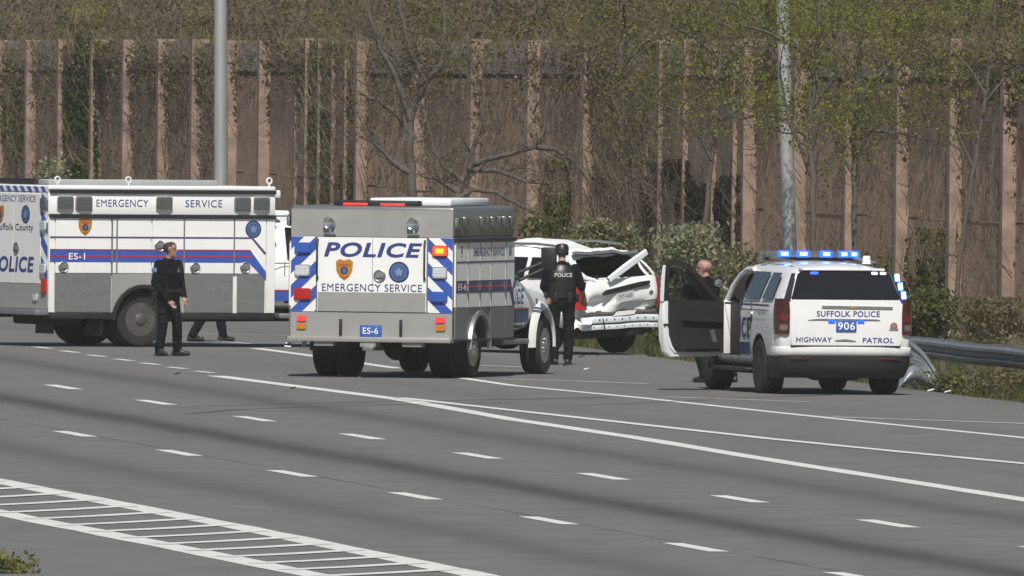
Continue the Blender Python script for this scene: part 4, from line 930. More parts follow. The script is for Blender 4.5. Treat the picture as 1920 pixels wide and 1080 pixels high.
    text('EMERGENCY SERVICE', fr, 0, 2.29, 1.55, .10, 'letter_blue', root, bold=0, off=.012); text('Suffolk County', fr, .08, 1.80, 1.25, .14, 'navy', root, bold=.012, off=.012)
    text('POLICE', fr, .02, 1.17, 1.45, .25, 'letter_blue', root, shear=.15, bold=.028, off=.012)
    fq = fr_rear(-.01); shield(fq, -.44, 2.08, .27, .30, root); patch(fq, .44, 2.09, .29, root); knob(fq, .13, 1.55, .19, root)
    b = MB(); b.box(-HW+.03, HW-.03, -.2, .1, .50, .59, bev=.012); b.build('rear_step', MT['dull_metal'], root)
    b = MB(); b.box(-.62, .62, .05, .30, TOP+.005, TOP+.10, bev=.02); b.build('light_bar', MT['black_trim'], root)
    # grey awning roll along the right roof edge, lifting eyes
    b = MB(); b.box(.78, 1.16, .02, 3.06, TOP-.02, TOP+.095, bev=.03); b.build('roof_awning', MT['grey_box'], root)
    for yy in (.18, 1.45, 3.98):
        b = MB(); n = 16; b.tube([(1.15, yy+.045*math.cos(2*math.pi*k/n), TOP+.09+.045*math.sin(2*math.pi*k/n)) for k in range(n+1)], .014, 8, cap=False); b.tube([(1.15, yy, TOP-.02), (1.15, yy, TOP+.05)], .016, 8); b.build('lifting_eye', MT['roof_white'], root)
    b = MB(); b.box(.75, 1.1, LB+.01, LB+.16, 2.38, 2.50, bev=.02); b.build('front_lamp', MT['roof_white'], root)
    chassis(root, .1, 6.9, AX, .85); b = MB(); b.box(-.7, .7, .35, .95, .34, .6, bev=.05); b.build('fuel_tank', MT['underbody'], root)
    cab = pickup_cab(root, LB+.05, 1.05, 'white_paint', 2.08)
    b = MB(); b.box(-.3, .3, LB+.5, LB+.75, 2.09, 2.17, bev=.03); b.build('roof_beacon', MT['roof_white'], cab)
    decal(rect(LB+.06, LB+1.75, .74, .90), fr_right(1.06), 'blue', cab, off=.004); decal(rect(LB+.06, LB+1.75, .90, .915), fr_right(1.063), 'red_line', cab, off=.006); decal(rect(LB+.06, LB+1.75, 1.33, 1.345), fr_right(1.055), 'purple_line', cab, off=.004)
truck_es1()

# ------------------------------------------------------------------ white patrol SUV with its driver's door open
def suv_ring(y, w, zb, belt, wr, zr, lean=None, ws=1.0, sh=1.08):
    """half ring, keel to roof; lean: forward shift of each point"""
    P = [(0, zb), (w*.80, zb), (w*.955, zb+.07), (w*.995, zb+.22), (w, .80), (w*.99, sh), (w*.955, belt), (wr+.035, zr-.15), (wr-.06, zr-.06), (wr*.55, zr-.015), (0, zr)]
    lean = lean or [0]*11
    return [(x, y+l, z) for (x, z), l in zip(P, lean)]
def patrol_suv():
    root = empty('patrol_suv', (4.765, -12.2, 0), rz=R(13.0))
    tag(root, 'white highway patrol SUV number 906 with blue roof lights and driver door open', 'police car')
    LN = [.10, .08, .05, .02, 0, .0, .03, .20, .27, .33, .35]; z11 = [0]*11
    W = 1.0
    st = [suv_ring(0.0, W*.90, .50, 1.34, .60, 1.80, LN), suv_ring(.045, W*.955, .48, 1.34, .635, 1.815, LN), suv_ring(.20, W*.995, .40, 1.34, .675, 1.84, [l*.75 for l in LN]),
          suv_ring(.60, W, .36, 1.34, .70, 1.875, [l*.3 for l in LN]), suv_ring(1.4, W, .36, 1.33, .725, 1.895), suv_ring(2.4, W, .36, 1.32, .725, 1.90), suv_ring(3.05, W, .36, 1.31, .715, 1.88), suv_ring(3.35, W, .36, 1.30, .70, 1.81, [0, 0, 0, 0, 0, 0, .1, -.05, -.05, -.05, -.05]),
          suv_ring(4.0, W, .36, 1.24, .74, 1.30), suv_ring(4.25, W*1.0, .36, 1.20, .70, 1.26), suv_ring(4.9, W*.99, .36, 1.15, .66, 1.22), suv_ring(5.2, W*.93, .38, 1.05, .6, 1.12, sh=.98), suv_ring(5.32, W*.84, .42, .98, .5, 1.04, sh=.93)]
    cuts = [cut_cyl(1.14, .39, .47, -1.4, -.6), cut_cyl(1.14, .39, .47, .6, 1.4), cut_cyl(4.22, .39, .46, -1.4, -.6), cut_cyl(4.22, .39, .46, .6, 1.4), cut_box(-1.4, -.55, 2.34, 3.36, .52, 1.70)]
    body = loft(st, [MT['suv_white'], MT['well']], 'body', root, cuts, subs=2)
    fr = fr_rear(0)
    def side(s_, y, t): return None
    # --- rear: window, tailgate, lights, bumper
    def fwin(u, v, w):                       # tilted plane of the rear window
        return (u*(1-.03*v), .035+(.215-.035)*v-w*.95, 1.365+(1.745-1.365)*v+w*.3)
    b = MB(); b.prism([(-.80, 0), (.80, 0), (.69, .92), (.62, 1.02), (-.62, 1.02), (-.69, .92)], fwin, .012, .03); b.build('rear_window', MT['glass_dark'], body)
    for s_ in (-1, 1): MB().prism([(s_*.90, 0), (s_*.805, 0), (s_*.70, .94), (s_*.755, .94)], lambda u, v, w: (u, fwin(u, v, w)[1]+.02, fwin(u, v, w)[2]), .0, .03).build('window_pillar', MT['glass_blue'], body)
    b = MB(); b.box(-.61, .61, .16, .42, 1.768, 1.806, bev=.02); b.build('roof_spoiler', MT['suv_white'], body)
    b = MB(); b.prism([(-.79, .70), (.79, .70), (.805, .76), (.805, 1.34), (.79, 1.37), (-.79, 1.37), (-.805, 1.34), (-.805, .76)], lambda u, v, w: fr(u, v-.015*(v > 1.3), w), -.03, .022)
    bmesh.ops.bevel(b.bm, geom=[e for e in b.bm.edges], offset=.010, segments=2, affect='EDGES')
    gate = b.build('tailgate', MT['suv_white'], root)
    fg = fr_rear(-.022)
    b = MB(); b.prism([(-.36, 1.235), (.68, 1.225), (.68, 1.265), (-.36, 1.275)], fg, 0, .012); b.build('trim_bar', MT['alloy'], gate)
    b = MB(); b.prism([(0.02, 1.25), (.09, 1.235), (.16, 1.25), (.09, 1.268)], fg, .012, .02); b.build('emblem', MT['gold'], gate)
    b = MB(); b.prism([(-.56, 1.07), (.50, 1.07), (.44, 1.085), (-.40, 1.088)], fg, 0, .014); b.build('crease', MT['dull_metal'], gate)
    text('SUFFOLK POLICE', fg, .03, 1.115, .93, .085, 'letter_blue', gate, bold=.02, off=.002)
    text('HIGHWAY', fg, -.47, .75, .53, .075, 'letter_blue', gate, bold=.02, off=.002, shear=.1); text('PATROL', fg, .47, .745, .46, .075, 'letter_blue', gate, bold=.02, off=.002, shear=.1)
    b = MB(); b.box(-.15, .15, -.042, -.022, .905, 1.07, bev=.006); pl = b.build('number_plate', MT['plate_blue'], gate); text('906', fr, 0, .93, .25, .11, 'white_letter', pl, off=.043, bold=.012)
    for x in (-.215, .215): lamp(fg, x, 1.055, .10, .05, 'lit_blue', gate, 'lens_blue', .02, 'plate_light')
    b = MB(); b.prism([(-.16, .77), (.14, .765), (.14, .775), (-.01, .80), (-.16, .785)], fg, 0, .01); b.build('release_handle', MT['dull_metal'], gate)
    b = MB(); b.prism(disc(.70, .985, .055, 16), fg, 0, .006, 0); b.prism(rect(.635, .765, .925, .955), fg, 0, .008, 1); b.prism(disc(.70, .99, .03, 12), fg, .006, .009, 1); b.build('badge', [MT['rust_red'], MT['dull_metal']], gate)
    b = MB(); b.prism(rect(-.805, .805, .672, .698), fr, -.02, .006); b.build('gate_gap', MT['black_trim'], body)
    # tall tail lamps wrapping the corners
    for s_ in (-1, 1):
        rows = []
        for zz, xin in ((.86, .84), (.90, .825), (1.0, .822), (1.2, .822), (1.33, .83), (1.37, .84)):
            x1 = .955 if zz > .9 else .945; x2 = 1.0-.012*(zz > 1.3)
            rows.append([(s_*xin, -.010, zz), (s_*(xin+.05), -.018, zz), (s_*.925, -.0, zz), (s_*.968, .04, zz), (s_*.998, .12, zz), (s_*1.008, .23 if .9 < zz < 1.25 else .17, zz)])
        b = MB(); b.grid(rows); tl = b.build('tail_light', MT['lens_taillight'], root, ang=60)
        rows = [[(s_*.86, -.024, zz), (s_*.925, -.006, zz), (s_*.965, .03, zz)] for zz in (.92, 1.0)]; b = MB(); b.grid(rows); b.build('reverse_lens', MT['lens_smoke'], tl)
        rows = [[(s_*.85, -.024, zz), (s_*.925, -.008, zz), (s_*.968, .033, zz)] for zz in (1.06, 1.15)]; b = MB(); b.grid(rows); b.build('brake_lens', MT['lens_taillight2'], tl)
    b = MB(); rows = []
    for zz, dy, dw in ((.55, .03, -.01), (.575, -.012, .0), (.63, -.022, .0), (.675, -.018, 0), (.69, .01, 0)):
        rows.append([(x*(1+dw), y+dy*(1 if abs(x) < .97 else .3), zz) for x, y in [(-1.005, .62), (-1.012, .35), (-1.005, .18), (-.96, .08), (-.85, .02), (-.5, -.005), (0, -.012), (.5, -.005), (.85, .02), (.96, .08), (1.005, .18), (1.012, .35), (1.005, .62)]])
    b.grid(rows); bump = b.build('rear_bumper', MT['suv_white'], root, ang=50)
    b = MB(); rows = []
    for zz, dy in ((.24, .16), (.29, .06), (.42, .0), (.553, .0), (.556, .03)):
        tp_ = 1-.30*max(0, .46-zz)
        rows.append([(x*tp_, y+dy, zz) for x, y in [(-1.0, .66), (-1.0, .2), (-.95, .09), (-.84, .03), (-.5, -.01), (0, -.02), (.5, -.01), (.84, .03), (.95, .09), (1.0, .2), (1.0, .66)]])
    b.grid(rows); lo = b.build('lower_bumper', MT['black_trim'], root, ang=50)
    for s_ in (-1, 1): b = MB(); b.box(*sorted((s_*.48, s_*.80)), -.022, .03, .50, .535, bev=.005); b.build('reflector', MT['lens_taillight'], lo)
    b = MB(); b.box(-.75, .75, .15, 5.0, .26, .44, bev=.04); b.tube([(-.85, 1.14, .36), (.85, 1.14, .36)], .07, 10); b.box(-.45, .3, .35, .75, .22, .4, bev=.08); b.box(-.35, .35, .5, .9, .2, .35, bev=.06); b.build('underbody', MT['underbody'], root)
    for s_ in (-1, 1):
        wheel(root, s_*.985, 1.14, .395, .275, s_, 'black_trim', holes=6, deep=.04); wheel(root, s_*.985, 4.22, .395, .275, s_, 'black_trim', holes=6, deep=.04)
        # side glass on the sloping upper side
        def fw(u, v, w, s_=s_): return (s_*(.956*W+(.762-.956)*v+.004+w), u, 1.34+v*(1.755-1.34))
        MB().prism([(.52, .06), (1.14, .04), (1.16, .94), (.66, .94)], fw, .0, .008).build('quarter_window', MT['glass_blue'], body)
        MB().prism([(1.30, .04), (2.26, .03), (2.26, .95), (1.32, .95)], fw, .0, .008).build('side_window', MT['glass_dark'], body)
        if s_ > 0: MB().prism([(2.38, .03), (3.30, .02), (2.98, .93), (2.38, .95)], fw, .0, .008).build('side_window', MT['glass_dark'], body)
        f = fr_right(W) if s_ > 0 else fr_left(W)
        for yy, z0, z1 in ((2.30, .5, 1.32), (1.62, .86, 1.32)): MB().prism(rect(yy, yy+.012, z0, z1), f, -.012, .003).build('door_seam', MT['door_seam'], body)
        b = MB(); b.prism(rect(1.5, 1.70, 1.13, 1.165), f, 0, .035); b.build('door_handle', MT['suv_white'], body)
        b = MB(); b.box(*sorted((s_*.80, s_*1.05)), 1.75, 3.7, .30, .36, bev=.02); b.build('running_board', MT['black_trim'], root)
        fx = fr_right(W) if s_ > 0 else fr_leftread(W); sg = s_
        decal(rect(.6, 3.3, 1.245, 1.275), (lambda u, v, w, s_=s_: (s_*(.980+w), u, v)), 'purple_line', body, off=.004)
        decal(rect(1.66, 2.30, .54, .72), f, 'navy', body, off=.003)
        text('POLICE', fx, sg*2.30 if s_ > 0 else -2.30, .78, 1.30, .30, 'letter_blue', body, bold=.025, off=.003) if s_ > 0 else text('ICE', fx, -1.98, .78, .62, .30, 'letter_blue', body, bold=.025, off=.003)
        text('Highway Patrol', (lambda u, v, w, s_=s_: (s_*(1.0+w), sg*u, v)), sg*1.05*s_*s_, 1.10, .72, .09, 'navy', body, bold=.012, off=.004, shear=.15)
        b = MB(); b.tube([(s_*.60, .75, 1.89), (s_*.62, 1.8, 1.925), (s_*.61, 2.9, 1.905)], .018, 8); b.build('roof_rail', MT['dull_metal'], body)
    # light bar
    b = MB(); b.box(-.70, .70, 2.05, 2.35, 1.935, 2.025, bev=.02); lb = b.build('light_bar', MT['lens_grey'], root)
    b = MB(); b.box(-.66, .66, 2.1, 2.3, 1.89, 1.937, bev=.01); b.build('mount', MT['black_trim'], lb)
    for x, w in ((-.42, .15), (-.14, .15), (.20, .14), (.46, .12), (.61, .11)):
        b = MB(); b.box(x-w/2-.025, x+w/2+.025, 2.015, 2.06, 1.935, 2.035, bev=.02); o = b.build('blue_lamp', MT['lit_blue'], lb)
        MB().box(x-w*.36, x+w*.36, 2.006, 2.022, 1.962, 2.012, bev=.006).build('bulb', MT['lit_core'], lb)
    b = MB(); b.tube([(.48, .75, 1.865), (.48, .75, 1.88), (.48, .75, 1.965), (.48, .75, 1.98)], [.07, .062, .055, .04], 16); b.build('roof_antenna', MT['roof_white'], root)
    # warning lamps inside the rear glass
    for x, m in ((-.44, 'lit_blue'), (.47, 'lit_white'), (.60, 'lit_white')):
        lamp(lambda u, v, w: fwin(u, v, w+.028), x, .95, .13 if m == 'lit_blue' else .10, .045/.415*1.0, m, root, 'lens_grey', .008, 'rear_deck_light')
    for k in range(3):
        v = .80-.33*k; lamp(lambda u, v_, w: (u, fwin(u, v_, w)[1]+.0, fwin(u, v_, w)[2]), .785+.035*k, v, .07, .30, 'lit_core', root, 'lit_blue', .04, 'pillar_light')
    # driver's door, swung wide open on its front hinge
    hinge = Vector((-.985, 3.40, 0)); a = R(66)
    def fd(u, v, w):                                     # u out from the hinge, w towards the inside face (rear)
        dx, dy = -math.sin(a), -math.cos(a); nx, ny = math.cos(a), -math.sin(a)
        return (hinge.x+dx*u+nx*w*1.0, hinge.y+dy*u+ny*w, v)
    out = [(.02, .50), (.97, .47), (1.06, .54), (1.10, .72), (1.115, 1.0), (1.10, 1.30), (.0, 1.26), (-.01, .8)]
    b = MB(); b.prism(out, fd, -.07, .03); bmesh.ops.bevel(b.bm, geom=list(b.bm.edges), offset=.016, segments=2, affect='EDGES'); door = b.build('door', MT['suv_white'], root)
    door['label'] = 'driver door swung open, dark inner panel showing'
    inn = [(.03, .56), (.83, .555), (.93, .62), (1.0, .80), (1.02, 1.05), (1.02, 1.315), (.0, 1.275), (.0, .8)]
    MB().prism(inn, fd, .025, .075).build('inner_panel', MT['interior_panel'], door)
    b = MB(); b.prism([(.10, .98), (.80, 1.0), (.80, 1.06), (.10, 1.05)], fd, .07, .14); b.prism([(.15, .60), (.75, .60), (.72, .76), (.15, .78)], fd, .07, .12); b.build('armrest', MT['interior'], door)
    b = MB(); b.prism([(.20, .70), (.28, .70), (.33, .86), (.26, .88)], fd, .12, .13); b.build('papers', MT['dull_metal'], door)
    fo = [(1.10, 1.29), (1.085, 1.62), (1.05, 1.83), (1.0, 1.875), (.80, 1.87), (.62, 1.80), (.42, 1.63), (.20, 1.42), (0, 1.25)]
    fi = [(1.03, 1.29), (1.02, 1.60), (.985, 1.77), (.95, 1.80), (.80, 1.795), (.66, 1.735), (.48, 1.58), (.28, 1.39), (.12, 1.26)]
    b = MB()
    for k in range(len(fo)-1):
        b.prism([fo[k], fo[k+1], fi[k+1], fi[k]], fd, -.03, .035)
    b.build('window_frame', MT['black_trim'], door)
    b = MB(); b.prism([(1.118, 1.28), (1.103, 1.62), (1.07, 1.80), (1.085, 1.62), (1.10, 1.28)], fd, -.035, .03); b.build('frame_edge', MT['suv_white'], door)
    b = MB(); b.prism([(.86, .55), (.97, .66), (1.035, .84), (1.05, 1.25), (1.075, 1.25), (1.06, .82), (.99, .62), (.90, .54)], fd, .03, .045); b.build('weather_strip', MT['roof_white'], door)
    gl = bpy.data.materials.new('clear_glass'); gl.use_nodes = True; nt = gl.node_tree; tr = nt.nodes.new('ShaderNodeBsdfTransparent'); tr.inputs[0].default_value = (.72, .76, .74, 1); gs = nt.nodes.new('ShaderNodeBsdfGlossy'); gs.inputs['Roughness'].default_value = .03
    nzg = nt.nodes.new('ShaderNodeTexNoise'); nzg.inputs['Scale'].default_value = 4; mrg = nt.nodes.new('ShaderNodeMapRange'); mrg.inputs['To Min'].default_value = .04; mrg.inputs['To Max'].default_value = .09; nt.links.new(nzg.outputs[0], mrg.inputs[0])
    mx = nt.nodes.new('ShaderNodeMixShader'); nt.links.new(mrg.outputs[0], mx.inputs[0]); nt.links.new(tr.outputs[0], mx.inputs[1]); nt.links.new(gs.outputs[0], mx.inputs[2]); nt.links.new(mx.outputs[0], nt.nodes['Material Output'].inputs[0]); MT['clear_glass'] = gl
    MB().prism(fi, fd, -.002, .002).build('window_pane', MT['clear_glass'], door, smooth=False)
    b = MB(); b.prism([(.30, 1.32), (.52, 1.32), (.54, 1.36), (.52, 1.52), (.36, 1.54), (.30, 1.48)], fd, -.28, -.18); mi = b.build('mirror', MT['black_trim'], door); MB().prism([(.33, 1.34), (.50, 1.34), (.51, 1.50), (.38, 1.52)], fd, -.182, -.172).build('mirror_glass', MT['chrome'], mi)
    b = MB(); b.prism(rect(1.02, 1.10, .93, .96), fd, .03, .05); b.build('door_latch', MT['black_trim'], door)
    # bright front edge of the rear door / B pillar and the spot lamp
    b = MB(); b.box(-.995, -.895, 3.30, 3.358, .53, 1.30, bev=.012); b.build('hinge_pillar', MT['suv_white'], body)
    b = MB(); b.box(-.891, -.74, 3.31, 3.355, .53, 1.30, bev=.01); b.build('door_seal', MT['black_trim'], body)
    b = MB(); b.tube([(-.93, 3.36, 1.28), (-.88, 3.20, 1.50), (-.82, 2.98, 1.67), (-.785, 2.7, 1.755), (-.775, 2.35, 1.765)], [.05, .045, .04, .04, .035], 10); b.build('roof_pillar', MT['suv_white'], body)
    b = MB(); b.tube([(-.93, 3.32, 1.45), (-1.06, 3.22, 1.52)], .014, 8); b.lathe([(.02, .08), (.05, .05), (.06, .0), (.052, -.01)], lambda u, v, w: (-1.11+u, 3.2+w, 1.55+v), 20); sp = b.build('spot_lamp', MT['chrome'], root)
    MB().lathe([(.048, -.012), (.015, -.016)], lambda u, v, w: (-1.11+u, 3.2+w, 1.55+v), 20).build('lens', MT['alloy'], sp)
    # dashboard, seats and steering wheel behind the opening
    b = MB(); b.box(-.80, -.50, 2.45, 2.62, .60, 1.42, bev=.06); b.box(-.80, -.50, 2.55, 3.05, .56, .74, bev=.06); b.build('driver_seat', MT['interior'], root)
patrol_suv()

# ------------------------------------------------------------------ wrecked white SUV
def wreck():
    root = empty('wrecked_suv', (1.69, 24.2, .0), rz=R(42), ry=R(-2.2))
    tag(root, 'wrecked white SUV with smashed rear window, hanging trim and missing bumper', 'car')
    root.scale = (1, 1, 1.035)
    LN = [.16, .14, .10, .06, .02, 0, .04, .30, .36, .40, .42]; W = .90
    def ring(y, w, zb, belt, wr, zr, lean=None, sh=1.0):
        P = [(0, zb), (w*.8, zb), (w*.955, zb+.06), (w*.995, zb+.2), (w, .75), (w*.99, sh), (w*.96, belt), (wr+.035, zr-.12), (wr-.05, zr-.04), (wr*.6, zr-.008), (0, zr)]; lean = lean or [0]*11
        return [(x, y+l, z) for (x, z), l in zip(P, lean)]
    st = [ring(0, W*.90, .56, 1.16, .66, 1.60, LN), ring(.05, W*.96, .54, 1.16, .68, 1.615, LN), ring(.22, W, .42, 1.16, .685, 1.64, [l*.8 for l in LN]), ring(.62, W, .36, 1.16, .69, 1.655, [l*.35 for l in LN]), ring(1.3, W, .34, 1.15, .69, 1.66), ring(2.2, W, .34, 1.14, .69, 1.65), ring(2.75, W, .34, 1.12, .67, 1.56),
          ring(3.35, W, .34, 1.04, .68, 1.08, sh=.95), ring(3.6, W, .34, 1.02, .64, 1.05, sh=.93), ring(4.2, W*.97, .36, .96, .6, .99, sh=.9), ring(4.5, W*.85, .40, .88, .5, .90, sh=.82)]
    def fwin(u, v, w): return (u, .03+.27*v-w*.9, 1.17+(1.50-1.17)*v+w*.4)
    wc = MB(); wc.prism([(-.72, .08), (.70, .06), (.60, .98), (-.60, .98)], fwin, -.55, .3); wcut = wc.build('cut', MT['interior'], smooth=False)
    cuts = [cut_cyl(.88, .35, .42, -1.3, -.55), cut_cyl(.88, .35, .42, .55, 1.3), cut_cyl(3.5, .35, .42, -1.3, -.55), cut_cyl(3.5, .35, .42, .55, 1.3), wcut]
    body = loft(st, [MT['wreck_white'], MT['well'], MT['interior']], 'body', root, cuts, subs=2)
    for v in body.data.vertices:                       # crumple: roof buckled up at the front, dents over the rear
        c = v.co; n = mnoise.noise(Vector(c)*3.1); n2 = mnoise.noise(Vector(c)*7+Vector((9, 0, 0)))
        rear = max(0, 1-c.y/1.4); c.y += rear*(.05*n+.02*n2); c.x += rear*.03*n2; 
        if c.z > 1.25: c.z += .10*math.exp(-((c.y-1.5)/.45)**2)*math.exp(-((c.x+.1)/.4)**2)-.10*math.exp(-((c.y-.9)/.3)**2)*max(0, c.x+.5)+.05*n2+.06*math.exp(-((c.y-1.9)/.35)**2)*math.exp(-((c.x+.45)/.25)**2)
    fr = fr_rear(-.0)
    # tailgate skin, creased and pushed in at lower left
    b = MB(); rows = []
    for j in range(15):
        v = j/14; row = []
        for i in range(23):
            u = -.74+1.58*i/22; z = .66+.51*v+.045*(u/.86)*(1-v*.3)+(.03*math.sin(u*9+1)*(1-v) if v < .2 else 0)
            y = -.035-.055*math.sin(v*math.pi)+.13*math.exp(-((u+.45)/.24)**2-((v-.30)/.2)**2)+.05*math.exp(-((u-.35)/.3)**2-((v-.1)/.12)**2)-.04*math.exp(-((u+.1)/.15)**2-((v-.25)/.18)**2)+.012*mnoise.noise(Vector((u*5, v*4, 2)))+(.03*mnoise.noise(Vector((u*13, v*9, 5))) if v < .45 and u < .1 else .004*mnoise.noise(Vector((u*13, v*9, 5))))
            y += .10*max(0, abs(u)-(.76 if u > 0 else .66))/.1; row.append((u, y, z))
        rows.append(row)
    b.grid(rows); gate = b.build('tailgate', MT['wreck_white'], root, ang=45)
    fz = fr_rear(-.092)
    b = MB(); b.prism([(-.42, .945), (-.40, .925), (.55, 1.05), (.60, 1.09), (.58, 1.115), (.40, 1.105), (-.34, 1.0)], fz, 0, .03); b.build('handle_trim', MT['black_trim'], gate)
    b = MB(); b.prism([(-.12, .795), (.26, .835), (.25, .985), (-.12, .945)], fz, 0, .016); pl = b.build('number_plate', MT['plate_white'], gate)
    text('JVT-A30', lambda u, v, w: fz(u, v+u*.10-.005, w), .07, .85, .28, .075, 'patch_dark', pl, off=.017, bold=.006)
    b = MB(); b.prism([(.50, .80), (.72, .825), (.72, .84), (.50, .815)], fz, -.01, .004); b.prism(disc(.63, .935, .035, 14, 1.4), fz, -.01, .006); b.build('badge', MT['chrome'], gate)
    # broken window: jagged rim, bent pillar trim and hanging trim bar
    b = MB(); b.tube([(-.74, .30, 1.52), (-.80, .20, 1.44), (-.77, .10, 1.30), (-.66, .02, 1.19), (-.52, -.03, 1.155)], [.035, .05, .045, .045, .03], 8); b.build('bent_pillar_trim', MT['roof_white'], root)
    b = MB(); p0, p1 = Vector((-.28, -.10, 1.15)), Vector((.52, -.12, 1.55)); dr = (p1-p0).normalized(); up = Vector((0, -1, 0)).cross(dr)
    b.grid([[p0+dr*(p1-p0).length*t+up*(h*(1+.3*math.sin(t*3)))+Vector((0, -w_, 0)) for h, w_ in ((-.045, .0), (-.03, .025), (.03, .025), (.05, .0), (.0, -.02), (-.045, .0))] for t in [k/12 for k in range(13)]]); b.build('hanging_trim', MT['roof_white'], root)
    b = MB(); rows = []
    for k in range(19):
        u = -.72+1.40*k/18; z = 1.545+.035*mnoise.noise(Vector((u*4, 1, 0)))-.05*max(0, u); rows.append([(u, .34, z+.03), (u, .26, z+.045), (u, .24, z), (u, .30, z-.015)])
    b.grid(rows); b.build('roof_edge', MT['dull_metal'], root)
    b = MB(); b.tube([(.66, .26, 1.47), (.76, .13, 1.32), (.83, .06, 1.2)], .018, 8); b.build('pillar', MT['roof_white'], root)
    rg = random.Random(3); b = MB()
    for k in range(16):
        u = rg.uniform(-.68, .66); h = rg.uniform(.02, .07); b.prism([(u-.03, .06), (u+.03, .06), (u+rg.uniform(-.02, .02), .06+h*2)], fwin, .0, .004)
    b.build('glass_shards', MT['glass_blue'], root)
    for s_ in (-1, 1):
        rows = []
        for zz in (.72, .80, .95, 1.08, 1.14):
            rows.append([(s_*(.80 if s_ > 0 else .68), -.025, zz), (s_*(.87 if s_ > 0 else .80), -.02, zz), (s_*.915, .06, zz), (s_*.925, .20, zz)])
        b = MB(); b.grid(rows); b.build('tail_light', MT['lens_red'], root, ang=60)
        def fw(u, v, w, s_=s_): return (s_*(.868+(.735-.868)*v+.006+w), u, 1.17+v*(1.53-1.17))
        for y0, y1 in ((.62, 1.15), (1.25, 2.05), (2.12, 2.75)): MB().prism([(y0, .05), (y1, .05), (y1-(.12 if y1 > 2.5 else 0), .92), (y0+(.1 if y0 < 1 else 0), .92)], fw, 0, .006).build('side_window', MT['glass_dark'], body)
        b = MB(); b.tube([(s_*.62, .55, 1.66), (s_*.63, 1.2, 1.70), (s_*.62, 2.1, 1.69)], .02, 8); b.build('roof_rail', MT['dull_metal'], body)
        wheel(root, s_*.89, .90, .355, .25, s_, 'alloy', z=.345 if s_ > 0 else .375, holes=5); wheel(root, s_*.89, 3.5, .345, .23, s_, 'alloy', z=.345 if s_ > 0 else .37, holes=5)
    # exposed reinforcement beam and torn bumper skin
    b = MB(); b.box(-.78, .78, -.10, .02, .50, .60, bev=.015); b.box(-.78, .78, -.085, .0, .40, .475, bev=.012)
    for k in range(9): b.prism(disc(-.66+.165*k, .55, .016, 8), fr_rear(-.10), 0, .002, 1); b.prism(disc(-.6+.165*k, .44, .012, 8), fr_rear(-.085), 0, .002, 1)
    beam = b.build('bumper_beam', [MT['roof_white'], MT['well']], root)
    bm = bmesh.new(); bm.from_mesh(beam.data); bmesh.ops.subdivide_edges(bm, edges=[e for e in bm.edges if e.calc_length() > .5], cuts=14, use_grid_fill=True)
    for v in bm.verts:
        n1 = mnoise.noise(Vector((v.co.x*4.5, 1, 0))); v.co.z += .018*mnoise.noise(Vector((v.co.x*1.7, 1, 0)))+.005*n1; v.co.y += .05*mnoise.noise(Vector((v.co.x*3, 7, 0)))
    bm.to_mesh(beam.data); bm.free()
    b = MB(); rows = []
    for k in range(17):
        u = -.78+1.56*k/16; rows.append([(u, -.03, .61), (u, -.06+.03*mnoise.noise(Vector((u*3, 0, 0))), .64), (u, .0, .69)])
    b.grid(rows); b.build('inner_panel', MT['rim_dark'], root)
    b = MB(); rows = []
    for k in range(9):
        t = k/8; rows.append([(-1.02+.34*t, -.08+.1*math.sin(t*4), .56+.05*math.sin(t*7)), (-1.03+.34*t, -.12+.08*math.sin(t*5+1), .50), (-1.0+.32*t, -.08, .43+.03*math.sin(t*9))])
    b.grid(rows); b.build('torn_bumper', MT['wreck_white'], root)
    b = MB(); b.prism([(-.2, .60), (.25, .62), (.30, .68), (-.1, .67)], fr_rear(-.1), 0, .01); b.build('torn_skin', MT['wreck_white'], root)
    b = MB(); b.box(-.6, .6, .2, 4.2, .26, .42, bev=.05); b.tube([(-.8, .88, .34), (.8, .88, .34)], .06, 10); b.build('underbody', MT['underbody'], root)
    b = MB(); b.tube([(-.45, -.07, .64), (-.42, -.12, .55), (-.40, -.13, .42), (-.36, -.12, .33), (-.33, -.13, .30)], .008, 6); b.build('hanging_wire', MT['black_trim'], root)
    b = MB(); b.grid([[(.15+.55*i/6, -.03-.02*math.sin(i), .40-.05*j-.03*math.sin(i*1.7+j)) for i in range(7)] for j in range(3)]); b.build('torn_liner', MT['black_trim'], root)
    b = MB(); b.box(-.58, .58, .85, 1.0, .7, 1.28, bev=.05); b.build('rear_seat', MT['interior'], root)
wreck()

